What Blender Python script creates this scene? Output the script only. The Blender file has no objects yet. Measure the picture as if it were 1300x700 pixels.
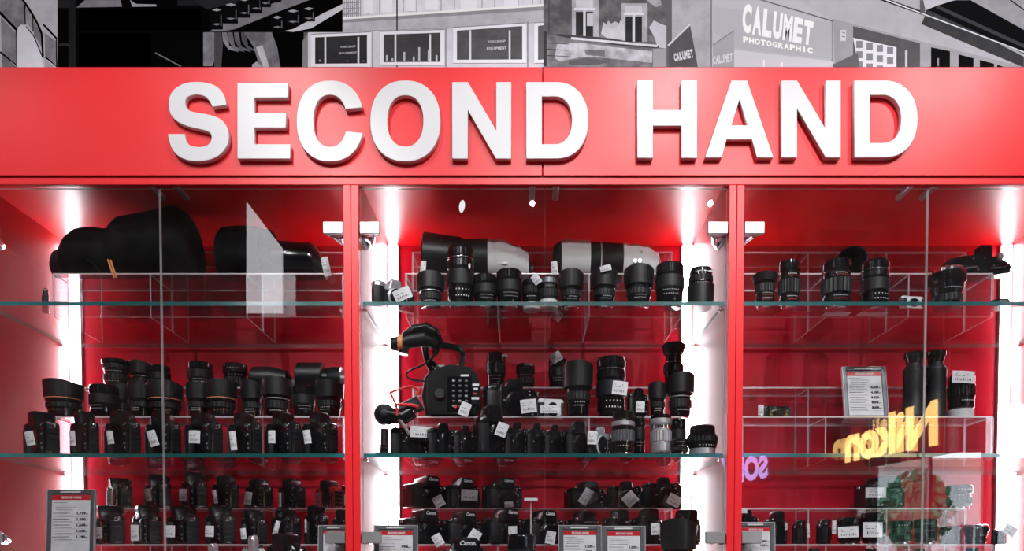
import bpy, math, random
from mathutils import Vector, Matrix
random.seed(7)
S = bpy.context.scene
COL = S.collection
PI = math.pi
R = math.radians

# ------------------------------------------------------------------ camera
EYE = 1.45            # eye height above the shop floor
D = 2.08              # distance from the lens to the cabinet front (plane y = 0)
F = 954.7             # focal length in pixels of the 1300 px wide frame
PITCH = math.atan(30 / F)
CX, CY = 663.0, 750.0
cam_d = bpy.data.cameras.new('camera')
cam = bpy.data.objects.new('camera', cam_d); COL.objects.link(cam)
cam_d.sensor_width = 36; cam_d.lens = F / 1300 * 36
cam_d.shift_x = -(CX - 650) / 1300; cam_d.shift_y = (CY - 350) / 1300
cam_d.clip_start = .05
cam.location = (0, -D, EYE); cam.rotation_euler = (PI / 2 - PITCH, 0, 0)
S.camera = cam

def P(px, py, Y):
    """point of the plane y = Y seen at a pixel of the photograph"""
    a = (px - CX) / F; b = -(py - CY) / F
    c, s = math.cos(PITCH), math.sin(PITCH)
    dy = c + b * s; dz = -s + b * c
    t = (D + Y) / dy
    return Vector((a * t, Y, EYE + dz * t))

def XatZ(px, z, Y):
    """x of the point at height z, depth Y that shows in column px"""
    c, s = math.cos(PITCH), math.sin(PITCH)
    depth = (D + Y) * c - (z - EYE) * s
    return (px - CX) / F * depth

# ------------------------------------------------------------------ materials
def nodes(m):
    m.use_nodes = True
    nt = m.node_tree
    for n in list(nt.nodes): nt.nodes.remove(n)
    out = nt.nodes.new('ShaderNodeOutputMaterial')
    return nt, out

MATS = {}
def mat(name, col, rough=.5, metal=0., spec=.5, bump=0., bscale=200., var=0., vscale=6., coat=0.):
    if name in MATS: return MATS[name]
    m = bpy.data.materials.new(name); nt, out = nodes(m)
    b = nt.nodes.new('ShaderNodeBsdfPrincipled')
    b.inputs['Base Color'].default_value = (*col, 1)
    b.inputs['Roughness'].default_value = rough
    b.inputs['Metallic'].default_value = metal
    b.inputs['Specular IOR Level'].default_value = spec
    b.inputs['Coat Weight'].default_value = coat
    tc = nt.nodes.new('ShaderNodeTexCoord')
    nz = nt.nodes.new('ShaderNodeTexNoise'); nz.inputs['Scale'].default_value = vscale
    nz.inputs['Detail'].default_value = 4
    nt.links.new(tc.outputs['Object'], nz.inputs['Vector'])
    mr = nt.nodes.new('ShaderNodeMapRange')
    mr.inputs['To Min'].default_value = max(0, rough - .05); mr.inputs['To Max'].default_value = min(1, rough + .05)
    nt.links.new(nz.outputs['Fac'], mr.inputs['Value']); nt.links.new(mr.outputs['Result'], b.inputs['Roughness'])
    if var > 0:
        mx = nt.nodes.new('ShaderNodeMix'); mx.data_type = 'RGBA'
        mx.inputs['A'].default_value = (*[c * (1 - var) for c in col], 1)
        mx.inputs['B'].default_value = (*[min(1, c * (1 + var)) for c in col], 1)
        cr = nt.nodes.new('ShaderNodeMapRange'); cr.inputs['From Min'].default_value = .35; cr.inputs['From Max'].default_value = .65
        nt.links.new(nz.outputs['Fac'], cr.inputs['Value'])
        nt.links.new(cr.outputs['Result'], mx.inputs['Factor']); nt.links.new(mx.outputs['Result'], b.inputs['Base Color'])
    if bump > 0:
        n2 = nt.nodes.new('ShaderNodeTexNoise'); n2.inputs['Scale'].default_value = bscale
        nt.links.new(tc.outputs['Object'], n2.inputs['Vector'])
        bp = nt.nodes.new('ShaderNodeBump'); bp.inputs['Strength'].default_value = bump; bp.inputs['Distance'].default_value = .001
        nt.links.new(n2.outputs['Fac'], bp.inputs['Height']); nt.links.new(bp.outputs['Normal'], b.inputs['Normal'])
    nt.links.new(b.outputs[0], out.inputs[0])
    MATS[name] = m
    return m

def clear(name, tint, ior=1.48, haze=0.):
    """thin clear sheet: transparent with a Fresnel mirror, the same from both sides"""
    m = bpy.data.materials.new(name); nt, out = nodes(m)
    geo = nt.nodes.new('ShaderNodeNewGeometry')
    mr = nt.nodes.new('ShaderNodeMapRange')
    mr.inputs['To Min'].default_value = ior; mr.inputs['To Max'].default_value = 1 / ior
    nt.links.new(geo.outputs['Backfacing'], mr.inputs['Value'])
    fr = nt.nodes.new('ShaderNodeFresnel'); nt.links.new(mr.outputs['Result'], fr.inputs['IOR'])
    tr = nt.nodes.new('ShaderNodeBsdfTransparent'); tr.inputs[0].default_value = (*tint, 1)
    gl = nt.nodes.new('ShaderNodeBsdfGlossy'); gl.inputs['Roughness'].default_value = 0.0; gl.inputs[0].default_value = (1, 1, 1, 1)
    mx = nt.nodes.new('ShaderNodeMixShader')
    nt.links.new(fr.outputs[0], mx.inputs[0]); nt.links.new(tr.outputs[0], mx.inputs[1]); nt.links.new(gl.outputs[0], mx.inputs[2])
    last = mx
    if haze > 0:
        tc = nt.nodes.new('ShaderNodeTexCoord')
        nz = nt.nodes.new('ShaderNodeTexNoise'); nz.inputs['Scale'].default_value = 9; nz.inputs['Detail'].default_value = 8
        nt.links.new(tc.outputs['Object'], nz.inputs['Vector'])
        h = nt.nodes.new('ShaderNodeMapRange'); h.inputs['From Min'].default_value = .4; h.inputs['From Max'].default_value = .8
        h.inputs['To Max'].default_value = haze
        nt.links.new(nz.outputs['Fac'], h.inputs['Value'])
        df = nt.nodes.new('ShaderNodeBsdfDiffuse'); df.inputs[0].default_value = (.8, .8, .8, 1)
        tl = nt.nodes.new('ShaderNodeBsdfTranslucent'); tl.inputs[0].default_value = (.8, .8, .8, 1)
        ad = nt.nodes.new('ShaderNodeMixShader'); nt.links.new(df.outputs[0], ad.inputs[1]); nt.links.new(tl.outputs[0], ad.inputs[2])
        m2 = nt.nodes.new('ShaderNodeMixShader')
        nt.links.new(h.outputs['Result'], m2.inputs[0]); nt.links.new(mx.outputs[0], m2.inputs[1]); nt.links.new(ad.outputs[0], m2.inputs[2])
        last = m2
    nt.links.new(last.outputs[0], out.inputs[0])
    MATS[name] = m
    return m

def edge_mat(name, col, gloss=.3, trans=.5, thru=0.):
    """cut edge of a clear sheet: scatters the light that runs inside the sheet"""
    m = bpy.data.materials.new(name); nt, out = nodes(m)
    df = nt.nodes.new('ShaderNodeBsdfDiffuse'); df.inputs[0].default_value = (*col, 1)
    tl = nt.nodes.new('ShaderNodeBsdfTranslucent'); tl.inputs[0].default_value = (*col, 1)
    gl = nt.nodes.new('ShaderNodeBsdfGlossy'); gl.inputs['Roughness'].default_value = .15
    tp = nt.nodes.new('ShaderNodeBsdfTransparent'); tp.inputs[0].default_value = (*col, 1)
    a = nt.nodes.new('ShaderNodeMixShader'); a.inputs[0].default_value = trans
    b = nt.nodes.new('ShaderNodeMixShader'); b.inputs[0].default_value = gloss * .3
    c = nt.nodes.new('ShaderNodeMixShader'); c.inputs[0].default_value = thru
    nt.links.new(df.outputs[0], a.inputs[1]); nt.links.new(tl.outputs[0], a.inputs[2])
    nt.links.new(a.outputs[0], b.inputs[1]); nt.links.new(gl.outputs[0], b.inputs[2])
    nt.links.new(b.outputs[0], c.inputs[1]); nt.links.new(tp.outputs[0], c.inputs[2])
    nt.links.new(c.outputs[0], out.inputs[0])
    MATS[name] = m
    return m

def emit(name, col, strength):
    m = bpy.data.materials.new(name); nt, out = nodes(m)
    e = nt.nodes.new('ShaderNodeEmission'); e.inputs[0].default_value = (*col, 1); e.inputs[1].default_value = strength
    nt.links.new(e.outputs[0], out.inputs[0]); MATS[name] = m
    return m

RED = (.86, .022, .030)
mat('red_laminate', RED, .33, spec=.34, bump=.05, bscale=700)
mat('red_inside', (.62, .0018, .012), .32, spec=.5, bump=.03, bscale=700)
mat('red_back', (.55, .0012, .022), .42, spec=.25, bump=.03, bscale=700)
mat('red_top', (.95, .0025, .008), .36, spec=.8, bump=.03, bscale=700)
mat('red_dark_gap', (.30, .008, .012), .6)
mat('white_letter', (.70, .70, .73), .35)
mat('letter_side', (.62, .62, .66), .5)
mat('plastic', (.004, .0045, .006), .22, spec=.55)
mat('satin_black', (.003, .0035, .005), .14, spec=.6)
mat('rubber', (.007, .008, .011), .45, spec=.4, bump=.06, bscale=1400)
mat('hood_black', (.007, .008, .010), .38, spec=.5)
mat('fabric', (.006, .006, .007), .92, spec=.15, bump=.9, bscale=500, var=.5, vscale=30)
mat('grey_metal', (.16, .17, .19), .35, metal=.6)
mat('chrome', (.85, .86, .90), .14, metal=1.)
mat('steel', (.42, .42, .43), .42, metal=.8, var=.08, vscale=14)
mat('silver', (.62, .63, .68), .32, metal=.7)
mat('lens_white', (.86, .86, .88), .42)
mat('white_cap', (.72, .73, .76), .4)
mat('paper', (.80, .80, .84), .7, var=.06, vscale=40)
mat('ink', (.03, .03, .04), .7)
mat('white_mark', (.82, .83, .87), .5)
mat('red_mark', (.75, .03, .02), .5)
mat('orange_mark', (.80, .30, .12), .45)
mat('front_glass', (.012, .014, .03), .05, spec=.9, coat=1.)
mat('screen', (.02, .022, .028), .12, spec=.6)
mat('red_strap', (.80, .03, .03), .55)
mat('red_camera', (.62, .01, .02), .28, spec=.6)
mat('aluminium', (.70, .70, .72), .35, metal=.9)
clear('glass', (.985, .992, .99), 1.5)
clear('door_glass', (.97, .975, .975), 1.55, haze=.008)
clear('acrylic', (.93, .93, .95), 1.49, haze=.02)
edge_mat('glass_edge', (.02, .30, .31), .8, .65)
edge_mat('shelf_back_edge', (.45, .55, .56), .5, .6, .35)
edge_mat('door_edge', (.85, .95, .96), .6, .6)
edge_mat('acrylic_edge', (.97, .96, .98), .8, .5)
emit('led', (.93, .95, 1.0), 25.0)

# ------------------------------------------------------------------ mesh builder
class MB:
    def __init__(s): s.v = []; s.f = []; s.m = []; s.mats = []
    def mi(s, name):
        if name not in s.mats: s.mats.append(name)
        return s.mats.index(name)
    def add(s, vs, fs, m):
        o = len(s.v); k = s.mi(m)
        s.v += [tuple(p) for p in vs]
        for f in fs: s.f.append([i + o for i in f]); s.m.append(k)
    def box(s, x0, x1, y0, y1, z0, z1, m, b=0., mtx=None):
        if x1 < x0: x0, x1 = x1, x0
        if b <= 0:
            vs = [(x, y, z) for z in (z0, z1) for y in (y0, y1) for x in (x0, x1)]
            fs = [(0, 2, 3, 1), (4, 5, 7, 6), (0, 1, 5, 4), (2, 6, 7, 3), (0, 4, 6, 2), (1, 3, 7, 5)]
        else:
            b = min(b, (x1 - x0) * .45, (y1 - y0) * .45, (z1 - z0) * .45)
            def ring(i, z):
                X0, X1, Y0, Y1 = x0 + i, x1 - i, y0 + i, y1 - i
                return [(X0 + b, Y0, z), (X1 - b, Y0, z), (X1, Y0 + b, z), (X1, Y1 - b, z), (X1 - b, Y1, z), (X0 + b, Y1, z), (X0, Y1 - b, z), (X0, Y0 + b, z)]
            vs = ring(b * .8, z0) + ring(0, z0 + b) + ring(0, z1 - b) + ring(b * .8, z1)
            fs = [tuple(range(7, -1, -1)), tuple(range(24, 32))]
            for r_ in range(3):
                for i in range(8):
                    j = (i + 1) % 8; fs.append((r_ * 8 + i, r_ * 8 + j, r_ * 8 + 8 + j, r_ * 8 + 8 + i))
        if mtx: vs = [mtx @ Vector(p) for p in vs]
        s.add(vs, fs, m)
    def slab(s, x0, x1, y0, y1, z0, z1, face, edge, ax, front=None):
        """clear sheet: the two faces across axis ax clear, the four edges cut"""
        vs = [(x, y, z) for z in (z0, z1) for y in (y0, y1) for x in (x0, x1)]
        fs = [(0, 2, 3, 1), (4, 5, 7, 6), (0, 1, 5, 4), (2, 6, 7, 3), (0, 4, 6, 2), (1, 3, 7, 5)]
        pair = {2: (0, 1), 1: (2, 3), 0: (4, 5)}[ax]
        o = len(s.v); s.v += vs
        for i, f in enumerate(fs):
            s.f.append([k + o for k in f]); s.m.append(s.mi(face if i in pair else (front if front and i == 2 else edge)))
    def rings(s, rs, m, cap0=True, cap1=True, closed=False):
        n = len(rs[0]); vs = [p for r_ in rs for p in r_]; fs = []
        for k in range(len(rs) - 1 + (1 if closed else 0)):
            a = k * n; b = ((k + 1) % len(rs)) * n
            for i in range(n):
                j = (i + 1) % n; fs.append((a + i, a + j, b + j, b + i))
        if not closed:
            if cap0: fs.append(tuple(range(n - 1, -1, -1)))
            if cap1: fs.append(tuple(range((len(rs) - 1) * n, len(rs) * n)))
        s.add(vs, fs, m)
    def lathe(s, prof, m, n=32, mtx=None, rib=0., cap0=True, cap1=True, c=(0, 0)):
        rs = []
        for (r_, z) in prof:
            ring = []
            for i in range(n):
                a = 2 * PI * i / n; q = r_ * (1 - rib * (i % 2))
                p = Vector((c[0] + q * math.cos(a), c[1] + q * math.sin(a), z))
                ring.append(mtx @ p if mtx else p)
            rs.append(ring)
        s.rings(rs, m, cap0, cap1)
    def tube(s, pts, rad, m, n=8):
        pts = [Vector(p) for p in pts]; rs = []
        for k, p in enumerate(pts):
            d = (pts[min(k + 1, len(pts) - 1)] - pts[max(k - 1, 0)]).normalized()
            u = d.orthogonal().normalized() if k == 0 else (u - d * u.dot(d)).normalized()
            w = d.cross(u); r_ = rad[k] if isinstance(rad, (list, tuple)) else rad
            rs.append([p + (u * math.cos(2 * PI * i / n) + w * math.sin(2 * PI * i / n)) * r_ for i in range(n)])
        s.rings(rs, m)
    def prism(s, poly, y0, y1, m):
        """polygon in x,z extruded along y"""
        a = sum(poly[i][0] * poly[(i + 1) % len(poly)][1] - poly[(i + 1) % len(poly)][0] * poly[i][1] for i in range(len(poly)))
        if a < 0: poly = poly[::-1]
        s.rings([[(x, y1, z) for x, z in poly], [(x, y0, z) for x, z in poly]], m)
    def mesh(s, name, smooth=True):
        me = bpy.data.meshes.new(name); me.from_pydata(s.v, [], s.f)
        for n in s.mats: me.materials.append(MATS[n])
        me.polygons.foreach_set('material_index', s.m)
        if smooth:
            me.polygons.foreach_set('use_smooth', [True] * len(me.polygons))
            me.set_sharp_from_angle(angle=R(34))
        me.update()
        return me

def link(name, data, parent=None, loc=None, scale=None):
    o = bpy.data.objects.new(name, data); COL.objects.link(o)
    if parent: o.parent = parent
    if loc is not None: o.location = loc
    if scale is not None: o.scale = scale
    return o
def tag(o, label, cat, group=None, kind=None):
    o['label'] = label; o['category'] = cat
    if group: o['group'] = group
    if kind: o['kind'] = kind
    return o
def struct(name, mb, smooth=False):
    o = link(name, mb.mesh(name, smooth)); o['kind'] = 'structure'; return o
def thing(name, label, cat, loc=(0, 0, 0), rz=0., group=None):
    o = link(name, None, loc=loc); o.empty_display_size = .03; o.rotation_euler = (0, 0, rz)
    return tag(o, label, cat, group)

TXT = {}
def text_geo(s, bold=0., res=3):
    """outline mesh of a word, normalised to 0..1 in x and y; returns verts, faces, aspect"""
    key = (s, bold, res)
    if key in TXT: return TXT[key]
    cu = bpy.data.curves.new('t', 'FONT'); cu.body = s; cu.size = 1; cu.offset = bold; cu.resolution_u = res
    ob = bpy.data.objects.new('t', cu); COL.objects.link(ob)
    dg = bpy.context.evaluated_depsgraph_get(); dg.update()
    me = ob.evaluated_get(dg).to_mesh()
    vs = [v.co.copy() for v in me.vertices]; fs = [tuple(p.vertices) for p in me.polygons]
    ob.evaluated_get(dg).to_mesh_clear()
    bpy.data.objects.remove(ob); bpy.data.curves.remove(cu)
    x0 = min(v.x for v in vs); x1 = max(v.x for v in vs); y0 = min(v.y for v in vs); y1 = max(v.y for v in vs)
    out = ([((v.x - x0) / (x1 - x0), (v.y - y0) / (y1 - y0)) for v in vs], fs, (x1 - x0) / (y1 - y0))
    TXT[key] = out
    return out
def put_text(mb, s, quad, m, bold=.02, res=3):
    """word laid into a quad given as world points bl, br, tr, tl"""
    vs, fs, _ = text_geo(s, bold, res)
    bl, br, tr, tl = [Vector(q) for q in quad]
    mb.add([(bl * (1 - u) + br * u) * (1 - v) + (tl * (1 - u) + tr * u) * v for u, v in vs], fs, m)
# ------------------------------------------------------------------ the shop
CEIL_Z = 4.3
X0R, X1R, YB, YF = -4.6, 7.1, .50, -7.2
mat('wall_grey', (.42, .41, .42), .8)
mat('wall_dark', (.10, .10, .11), .8)
mat('floor_grey', (.20, .20, .21), .35, var=.15, vscale=2)
mat('ceiling_dark', (.25, .25, .26), .8)
m = MB(); m.box(X0R, X1R, YF, YB, -.1, 0, 'floor_grey'); struct('floor', m)
m = MB(); m.box(X0R, X1R, YF, YB, CEIL_Z, CEIL_Z + .1, 'ceiling_dark'); struct('ceiling', m)
m = MB(); m.box(X0R, X1R, YB, YB + .1, 0, CEIL_Z, 'wall_grey'); struct('wall_back', m)
m = MB(); m.box(X0R - .1, X0R, YF, YB, 0, CEIL_Z, 'wall_grey'); struct('wall_left', m)
m = MB(); m.box(X1R, X1R + .1, YF, YB, 0, CEIL_Z, 'wall_grey'); struct('wall_right', m)
# street side of the shop, behind the photographer, with its openings
OPEN = [(4.35, 5.72, .9, 2.90), (5.84, 6.95, .9, 3.5)]
m = MB()
xs = [X0R] + [q for o in OPEN for q in o[:2]] + [X1R]
for i in range(0, len(xs), 2): m.box(xs[i], xs[i + 1], YF - .15, YF, 0, CEIL_Z, 'wall_dark')
for (a, b, c, d) in OPEN:
    m.box(a, b, YF - .15, YF, 0, c, 'wall_dark'); m.box(a, b, YF - .15, YF, d, CEIL_Z, 'wall_dark')
struct('wall_front', m)
for k, (a, b, c, d) in enumerate(OPEN):
    w = MB(); t = .035
    w.box(a, b, YF - .1, YF - .04, c, c + t, 'wall_grey'); w.box(a, b, YF - .1, YF - .04, d - t, d, 'wall_grey')
    w.box(a, a + t, YF - .1, YF - .04, c + t, d - t, 'wall_grey'); w.box(b - t, b, YF - .1, YF - .04, c + t, d - t, 'wall_grey')
    w.box((a + b) / 2 - t / 2, (a + b) / 2 + t / 2, YF - .1, YF - .04, c + t, d - t, 'wall_grey')
    f = struct('window_%d' % (k + 1), w)
    w = MB(); w.slab(a + t, b - t, YF - .074, YF - .068, c + t, d - t, 'glass', 'glass_edge', 1)
    g = link('pane', w.mesh('pane', False), f)
# the street outside that the glass doors mirror
mat('asphalt', (.12, .12, .12), .8, var=.2)
mat('render_white', (.75, .74, .72), .8, var=.08)
mat('render_tan', (.45, .36, .28), .8, var=.15)
mat('leaf_green', (.07, .22, .12), .7, var=.6, vscale=5)
mat('bark', (.10, .07, .05), .9)
m = MB(); m.box(-14, 18, -24, YF - .15, -.12, -.02, 'asphalt'); g = struct('ground', m)
def street_house(x0, x1, z1, m0, label):
    t = thing('street_house', label, 'building', ((x0 + x1) / 2, -19, 0))
    w = (x1 - x0) / 2
    b = MB(); b.box(-w, w, -4, 0, -.02, z1, m0); link('wall', b.mesh('wall', False), t)
    n = max(1, int((x1 - x0) / 1.5))
    for i in range(n):
        for z in (1, 3.6, 6.2):
            if z + 1.7 > z1: continue
            xc = -w + (i + .5) * 2 * w / n
            b = MB(); b.box(xc - .45, xc + .45, 0, .05, z, z + 1.7, 'render_white')
            fr = link('window', b.mesh('window', False), t)
            b = MB()
            for s_ in (-1, 1): b.box(xc + s_ * .21 - .17, xc + s_ * .21 + .17, .05, .07, z + .08, z + 1.62, 'screen')
            link('pane', b.mesh('pane', False), fr)
    b = MB(); b.box(-w - .1, w + .1, -4.1, .2, z1, z1 + .25, 'render_tan'); link('roof', b.mesh('roof', False), t)
street_house(8.2, 17, 4.2, 'render_white', 'white street house behind the tree outside the shop windows')
t = thing('street_tree', 'green street tree mirrored in the glass of the right cabinet', 'tree', (8.9, -15, -.02))
b = MB(); b.tube([(0, 0, 0), (.05, 0, 1.2), (0, .05, 2.4)], [.09, .07, .05], 'bark'); link('trunk', b.mesh('trunk'), t)
b = MB()
rnd = random.Random(3)
for i in range(1100):
    a = rnd.uniform(0, 2 * PI); e = rnd.uniform(-1, 1); r_ = rnd.uniform(.35, 1) ** .5 * .75
    c_ = Vector((r_ * math.cos(a) * math.sqrt(1 - e * e), r_ * math.sin(a) * math.sqrt(1 - e * e), 2.75 + r_ * e * 1.2))
    u = Vector((rnd.uniform(-1, 1), rnd.uniform(-1, 1), rnd.uniform(-1, 1))).normalized() * .11
    v = u.orthogonal().normalized() * .07
    b.add([c_ - u, c_ - v, c_ + u, c_ + v], [(0, 1, 2, 3)], 'leaf_green')
link('foliage', b.mesh('foliage', False), t)
W = bpy.data.worlds.new('World'); S.world = W; W.use_nodes = True
bg = W.node_tree.nodes['Background']; bg.inputs[0].default_value = (.80, .88, 1.0, 1); bg.inputs[1].default_value = 10.0

# ------------------------------------------------------------------ cabinets
PX = [-1.503, -.4617, .5780, 1.6200]      # pillar centres
PW = .0205                                # half pillar width
TOPZ = EYE + 1.052                        # underside of the cabinet top
BOTZ = .62
DEP = .42
SH = [EYE + .7265, EYE + .3125, EYE - .062]   # upper faces of the glass shelves
T1, T2 = .128, .245                       # heights of the two riser steps
ORD = ['left', 'middle', 'right']
def inner(i): return PX[i] + PW, PX[i + 1] - PW

fz1 = P(690, 225.5, -.022).z; fz0 = P(650, 235, -.022).z; ftop = P(690, 85, -.03).z
# fascia: one long board in two lengths, butted at the seam below the second D
seam = P(689, 150, -.03).x
for k, (a, b) in enumerate([(-2.6, seam - .0009), (seam + .0009, 2.6)]):
    m = MB(); m.box(a, b, -.03, -.0125, fz1 + .0008, ftop, 'red_laminate', .0015)
    o = link('fascia_board', m.mesh('fascia_board'))
    tag(o, ['long red fascia board carrying the letters S E C O N', 'long red fascia board carrying the letters of HAND'][k], 'board')
m = MB(); m.box(-2.6, 2.6, -.026, -.0125, fz1 - .0005, fz1 + .0010, 'red_dark_gap')
m.box(-2.6, 2.6, -.024, -.0125, fz0, fz1 - .0006, 'red_laminate', .001)
o = link('rail', m.mesh('rail')); tag(o, 'narrow red rail running under the fascia above the glass doors', 'rail')

def hinge(par, xe, z, side, lock=False):
    """clip hinge on a glass door; xe = pillar edge, side = +1 when the door is right of the pillar"""
    w, h = .054, .032
    b = MB(); xa, xb = xe + side * .002, xe + side * (w + .002)
    b.box(min(xa, xb), max(xa, xb), -.0215, -.0125, z - h / 2, z + h / 2, 'steel', .0015)
    o = link('hinge', b.mesh('hinge'), par); o['label'] = 'square steel clip hinge'
    b = MB()
    b.box(xe + side * .004, xe + side * .05, -.005, .006, z - h / 2 + .002, z + h / 2 - .002, 'chrome', .002)
    b.tube([(xe + side * .010, .006, z - .008), (xe + side * .018, .05, z - .006), (xe + side * .004, .085, z - .006)], [.011, .009, .009], 'chrome', 10)
    b.tube([(xe + side * .034, .006, z - .012), (xe + side * .022, .05, z - .012)], .006, 'chrome', 8)
    b.box(xe - side * .004, xe + side * .004, -.006, .09, z - .016, z + .010, 'grey_metal', .002)
    link('hinge_arm', b.mesh('hinge_arm'), o)

door_bot = BOTZ + .02
for i in range(3):
    a, b_ = inner(i)
    t = thing('display_cabinet', ['red display cabinet with two padded long lenses on its top shelf',
                                  'red display cabinet with two white long lenses on its top shelf',
                                  'red display cabinet with binoculars on its second shelf'][i], 'display cabinet', ((a + b_) / 2, 0, 0), 0, 'row of red display cabinets')
    ox = (a + b_) / 2
    a -= ox; b_ -= ox
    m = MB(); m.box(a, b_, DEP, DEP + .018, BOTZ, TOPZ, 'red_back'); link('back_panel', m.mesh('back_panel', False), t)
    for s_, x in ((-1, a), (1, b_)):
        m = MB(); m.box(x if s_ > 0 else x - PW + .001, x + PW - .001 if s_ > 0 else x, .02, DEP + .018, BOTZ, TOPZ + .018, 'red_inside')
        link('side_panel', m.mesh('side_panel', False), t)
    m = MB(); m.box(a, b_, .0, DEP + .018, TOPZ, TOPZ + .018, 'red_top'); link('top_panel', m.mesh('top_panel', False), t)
    m = MB(); m.box(a - PW + .001, b_ + PW - .001, .0, DEP + .018, .08, BOTZ, 'red_laminate'); m.box(a - PW + .02, b_ + PW - .02, .04, DEP, 0, .08, 'red_dark_gap')
    link('base', m.mesh('base', False), t)
    for x0, x1 in ((a + .0035, a + .034), (b_ - .034, b_ - .0035)):
        m = MB(); m.box(x0 - .003, x1 + .003, DEP - .012, DEP - .0005, BOTZ + .01, TOPZ - .001, 'aluminium', .001)
        f = link('light_profile', m.mesh('light_profile'), t)
        m = MB(); m.box(x0, x1, DEP - .020, DEP - .0125, BOTZ + .012, TOPZ - .002, 'led', .003)
        link('diffuser', m.mesh('diffuser'), f)['label'] = 'glowing white light strip'
    for z in SH + [EYE - .45]:
        m = MB(); m.slab(a + .004, b_ - .004, .006, DEP - .022, z - .0105, z, 'glass', 'shelf_back_edge', 2, 'glass_edge')
        g = link('glass_shelf', m.mesh('glass_shelf', False), t)
        for s_ in (-1, 1):
            for y in (.03, .36):
                x = a + .0005 if s_ < 0 else b_ - .0105
                m = MB(); m.box(x, x + .010, y - .008, y + .008, z - .0185, z - .0110, 'chrome', .002)
                link('shelf_support', m.mesh('shelf_support'), g)
    # two doors
    mid = (a + b_) / 2 + (.003 if i == 1 else 0)
    for s_, x0, x1 in ((1, a + .003, mid - .0016), (-1, mid + .0016, b_ - .003)):
        m = MB(); m.slab(x0, x1, -.0118, -.0058, door_bot, fz0 - .004, 'door_glass', 'door_edge', 1)
        d = link('glass_door', m.mesh('glass_door', False), t)
        zt = P(650, 289, -.02).z; zb = P(650, 683, -.02).z
        for z in (zt, zb): hinge(d, a if s_ > 0 else b_, z, s_)
        # catch on the cabinet top
        xc = (mid - .034) if s_ > 0 else (mid + .032)
        m = MB(); m.box(xc - .008, xc + .008, .004, .088, TOPZ - .014, TOPZ - .0005, 'aluminium', .003)
        m.tube([(xc, -.004, TOPZ - .008), (xc, .006, TOPZ - .008)], .005, 'rubber', 10)
        link('door_catch', m.mesh('door_catch'), t)
for i in range(4):
    m = MB()
    m.box(PX[i] - PW, PX[i] - .0006, -.024, .0195, 0, fz0 - .0005, 'red_laminate', .001)
    m.box(PX[i] + .0006, PX[i] + PW, -.024, .0195, 0, fz0 - .0005, 'red_laminate', .001)
    o = link('pillar_board', m.mesh('pillar_board'))
    tag(o, ['red upright post at the outer side of the cabinet with padded lenses',
            'red upright post between the padded lenses and the camcorder cabinet',
            'red upright post between the camcorder and the binoculars cabinet',
            'red upright post at the outer side of the binoculars cabinet'][i], 'post')
# flat white oval on the middle door
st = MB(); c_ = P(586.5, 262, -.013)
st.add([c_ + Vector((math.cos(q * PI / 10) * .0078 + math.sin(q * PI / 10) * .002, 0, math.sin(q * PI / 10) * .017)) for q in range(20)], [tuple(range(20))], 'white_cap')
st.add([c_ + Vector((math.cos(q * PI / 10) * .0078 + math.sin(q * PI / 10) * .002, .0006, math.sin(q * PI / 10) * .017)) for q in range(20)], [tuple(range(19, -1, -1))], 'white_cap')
o = link('sticker', st.mesh('sticker', False)); tag(o, 'small flat white oval on the glass above the black lens hood', 'sticker')

# stepped clear risers
ws = [('left', 'under the padded lenses'), ('middle', 'under the white long lenses'), ('right', 'behind the flared lens and the clamp')]
RL = [['clear stepped riser under the padded long lenses on the top shelf', 'clear stepped riser carrying two tiers of black zoom lenses', 'clear stepped riser carrying two tiers of tagged camera bodies'],
      ['clear stepped riser under the two white long lenses', 'clear stepped riser under the camcorder and the upright lenses', 'clear stepped riser under the cameras with white diamond tags'],
      ['clear empty stepped riser behind the flared lens and the clamp', 'clear stepped riser under the binoculars and price board', 'clear stepped riser with the row of small lenses and compacts']]
RX = [(66, 436), (514, 866), (942, 1272)]
for i in range(3):
    for s_ in range(3):
        z = SH[s_]
        x0 = XatZ(RX[i][0], z + T1, .132); x1 = XatZ(RX[i][1], z + T1, .132)
        if i == 2: x1 = XatZ(1262, z + T1, .132)
        t = thing('display_riser', RL[i][s_], 'riser', ((x0 + x1) / 2, .132, z), 0, 'clear stepped risers on the glass shelves')
        w = (x1 - x0) / 2; th = .004; yb = .253
        m = MB()
        m.slab(-w, w, .004, .138, T1 - th, T1, 'acrylic', 'acrylic_edge', 2)
        m.slab(-w, w, 0, th, .0005, T1 - th - .0003, 'acrylic', 'acrylic_edge', 1)
        link('lower_step', m.mesh('lower_step', False), t)
        m = MB()
        m.slab(-w, w, .1385, yb, T2 - th, T2, 'acrylic', 'acrylic_edge', 2)
        m.slab(-w, w, .1385, .1385 + th, T1 + .0003, T2 - th - .0003, 'acrylic', 'acrylic_edge', 1)
        link('upper_step', m.mesh('upper_step', False), t)
        nf = 3
        for k in range(nf + 1):
            x = -w + .001 + (2 * w - .006) * k / nf
            m = MB()
            m.slab(x, x + th, .0045, .138, .0005, T1 - th - .0005, 'acrylic', 'acrylic_edge', 0)
            m.slab(x, x + th, .1385 + th, yb, .0005, T2 - th - .0005, 'acrylic', 'acrylic_edge', 0)
            link('fin', m.mesh('fin', False), t)

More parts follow.
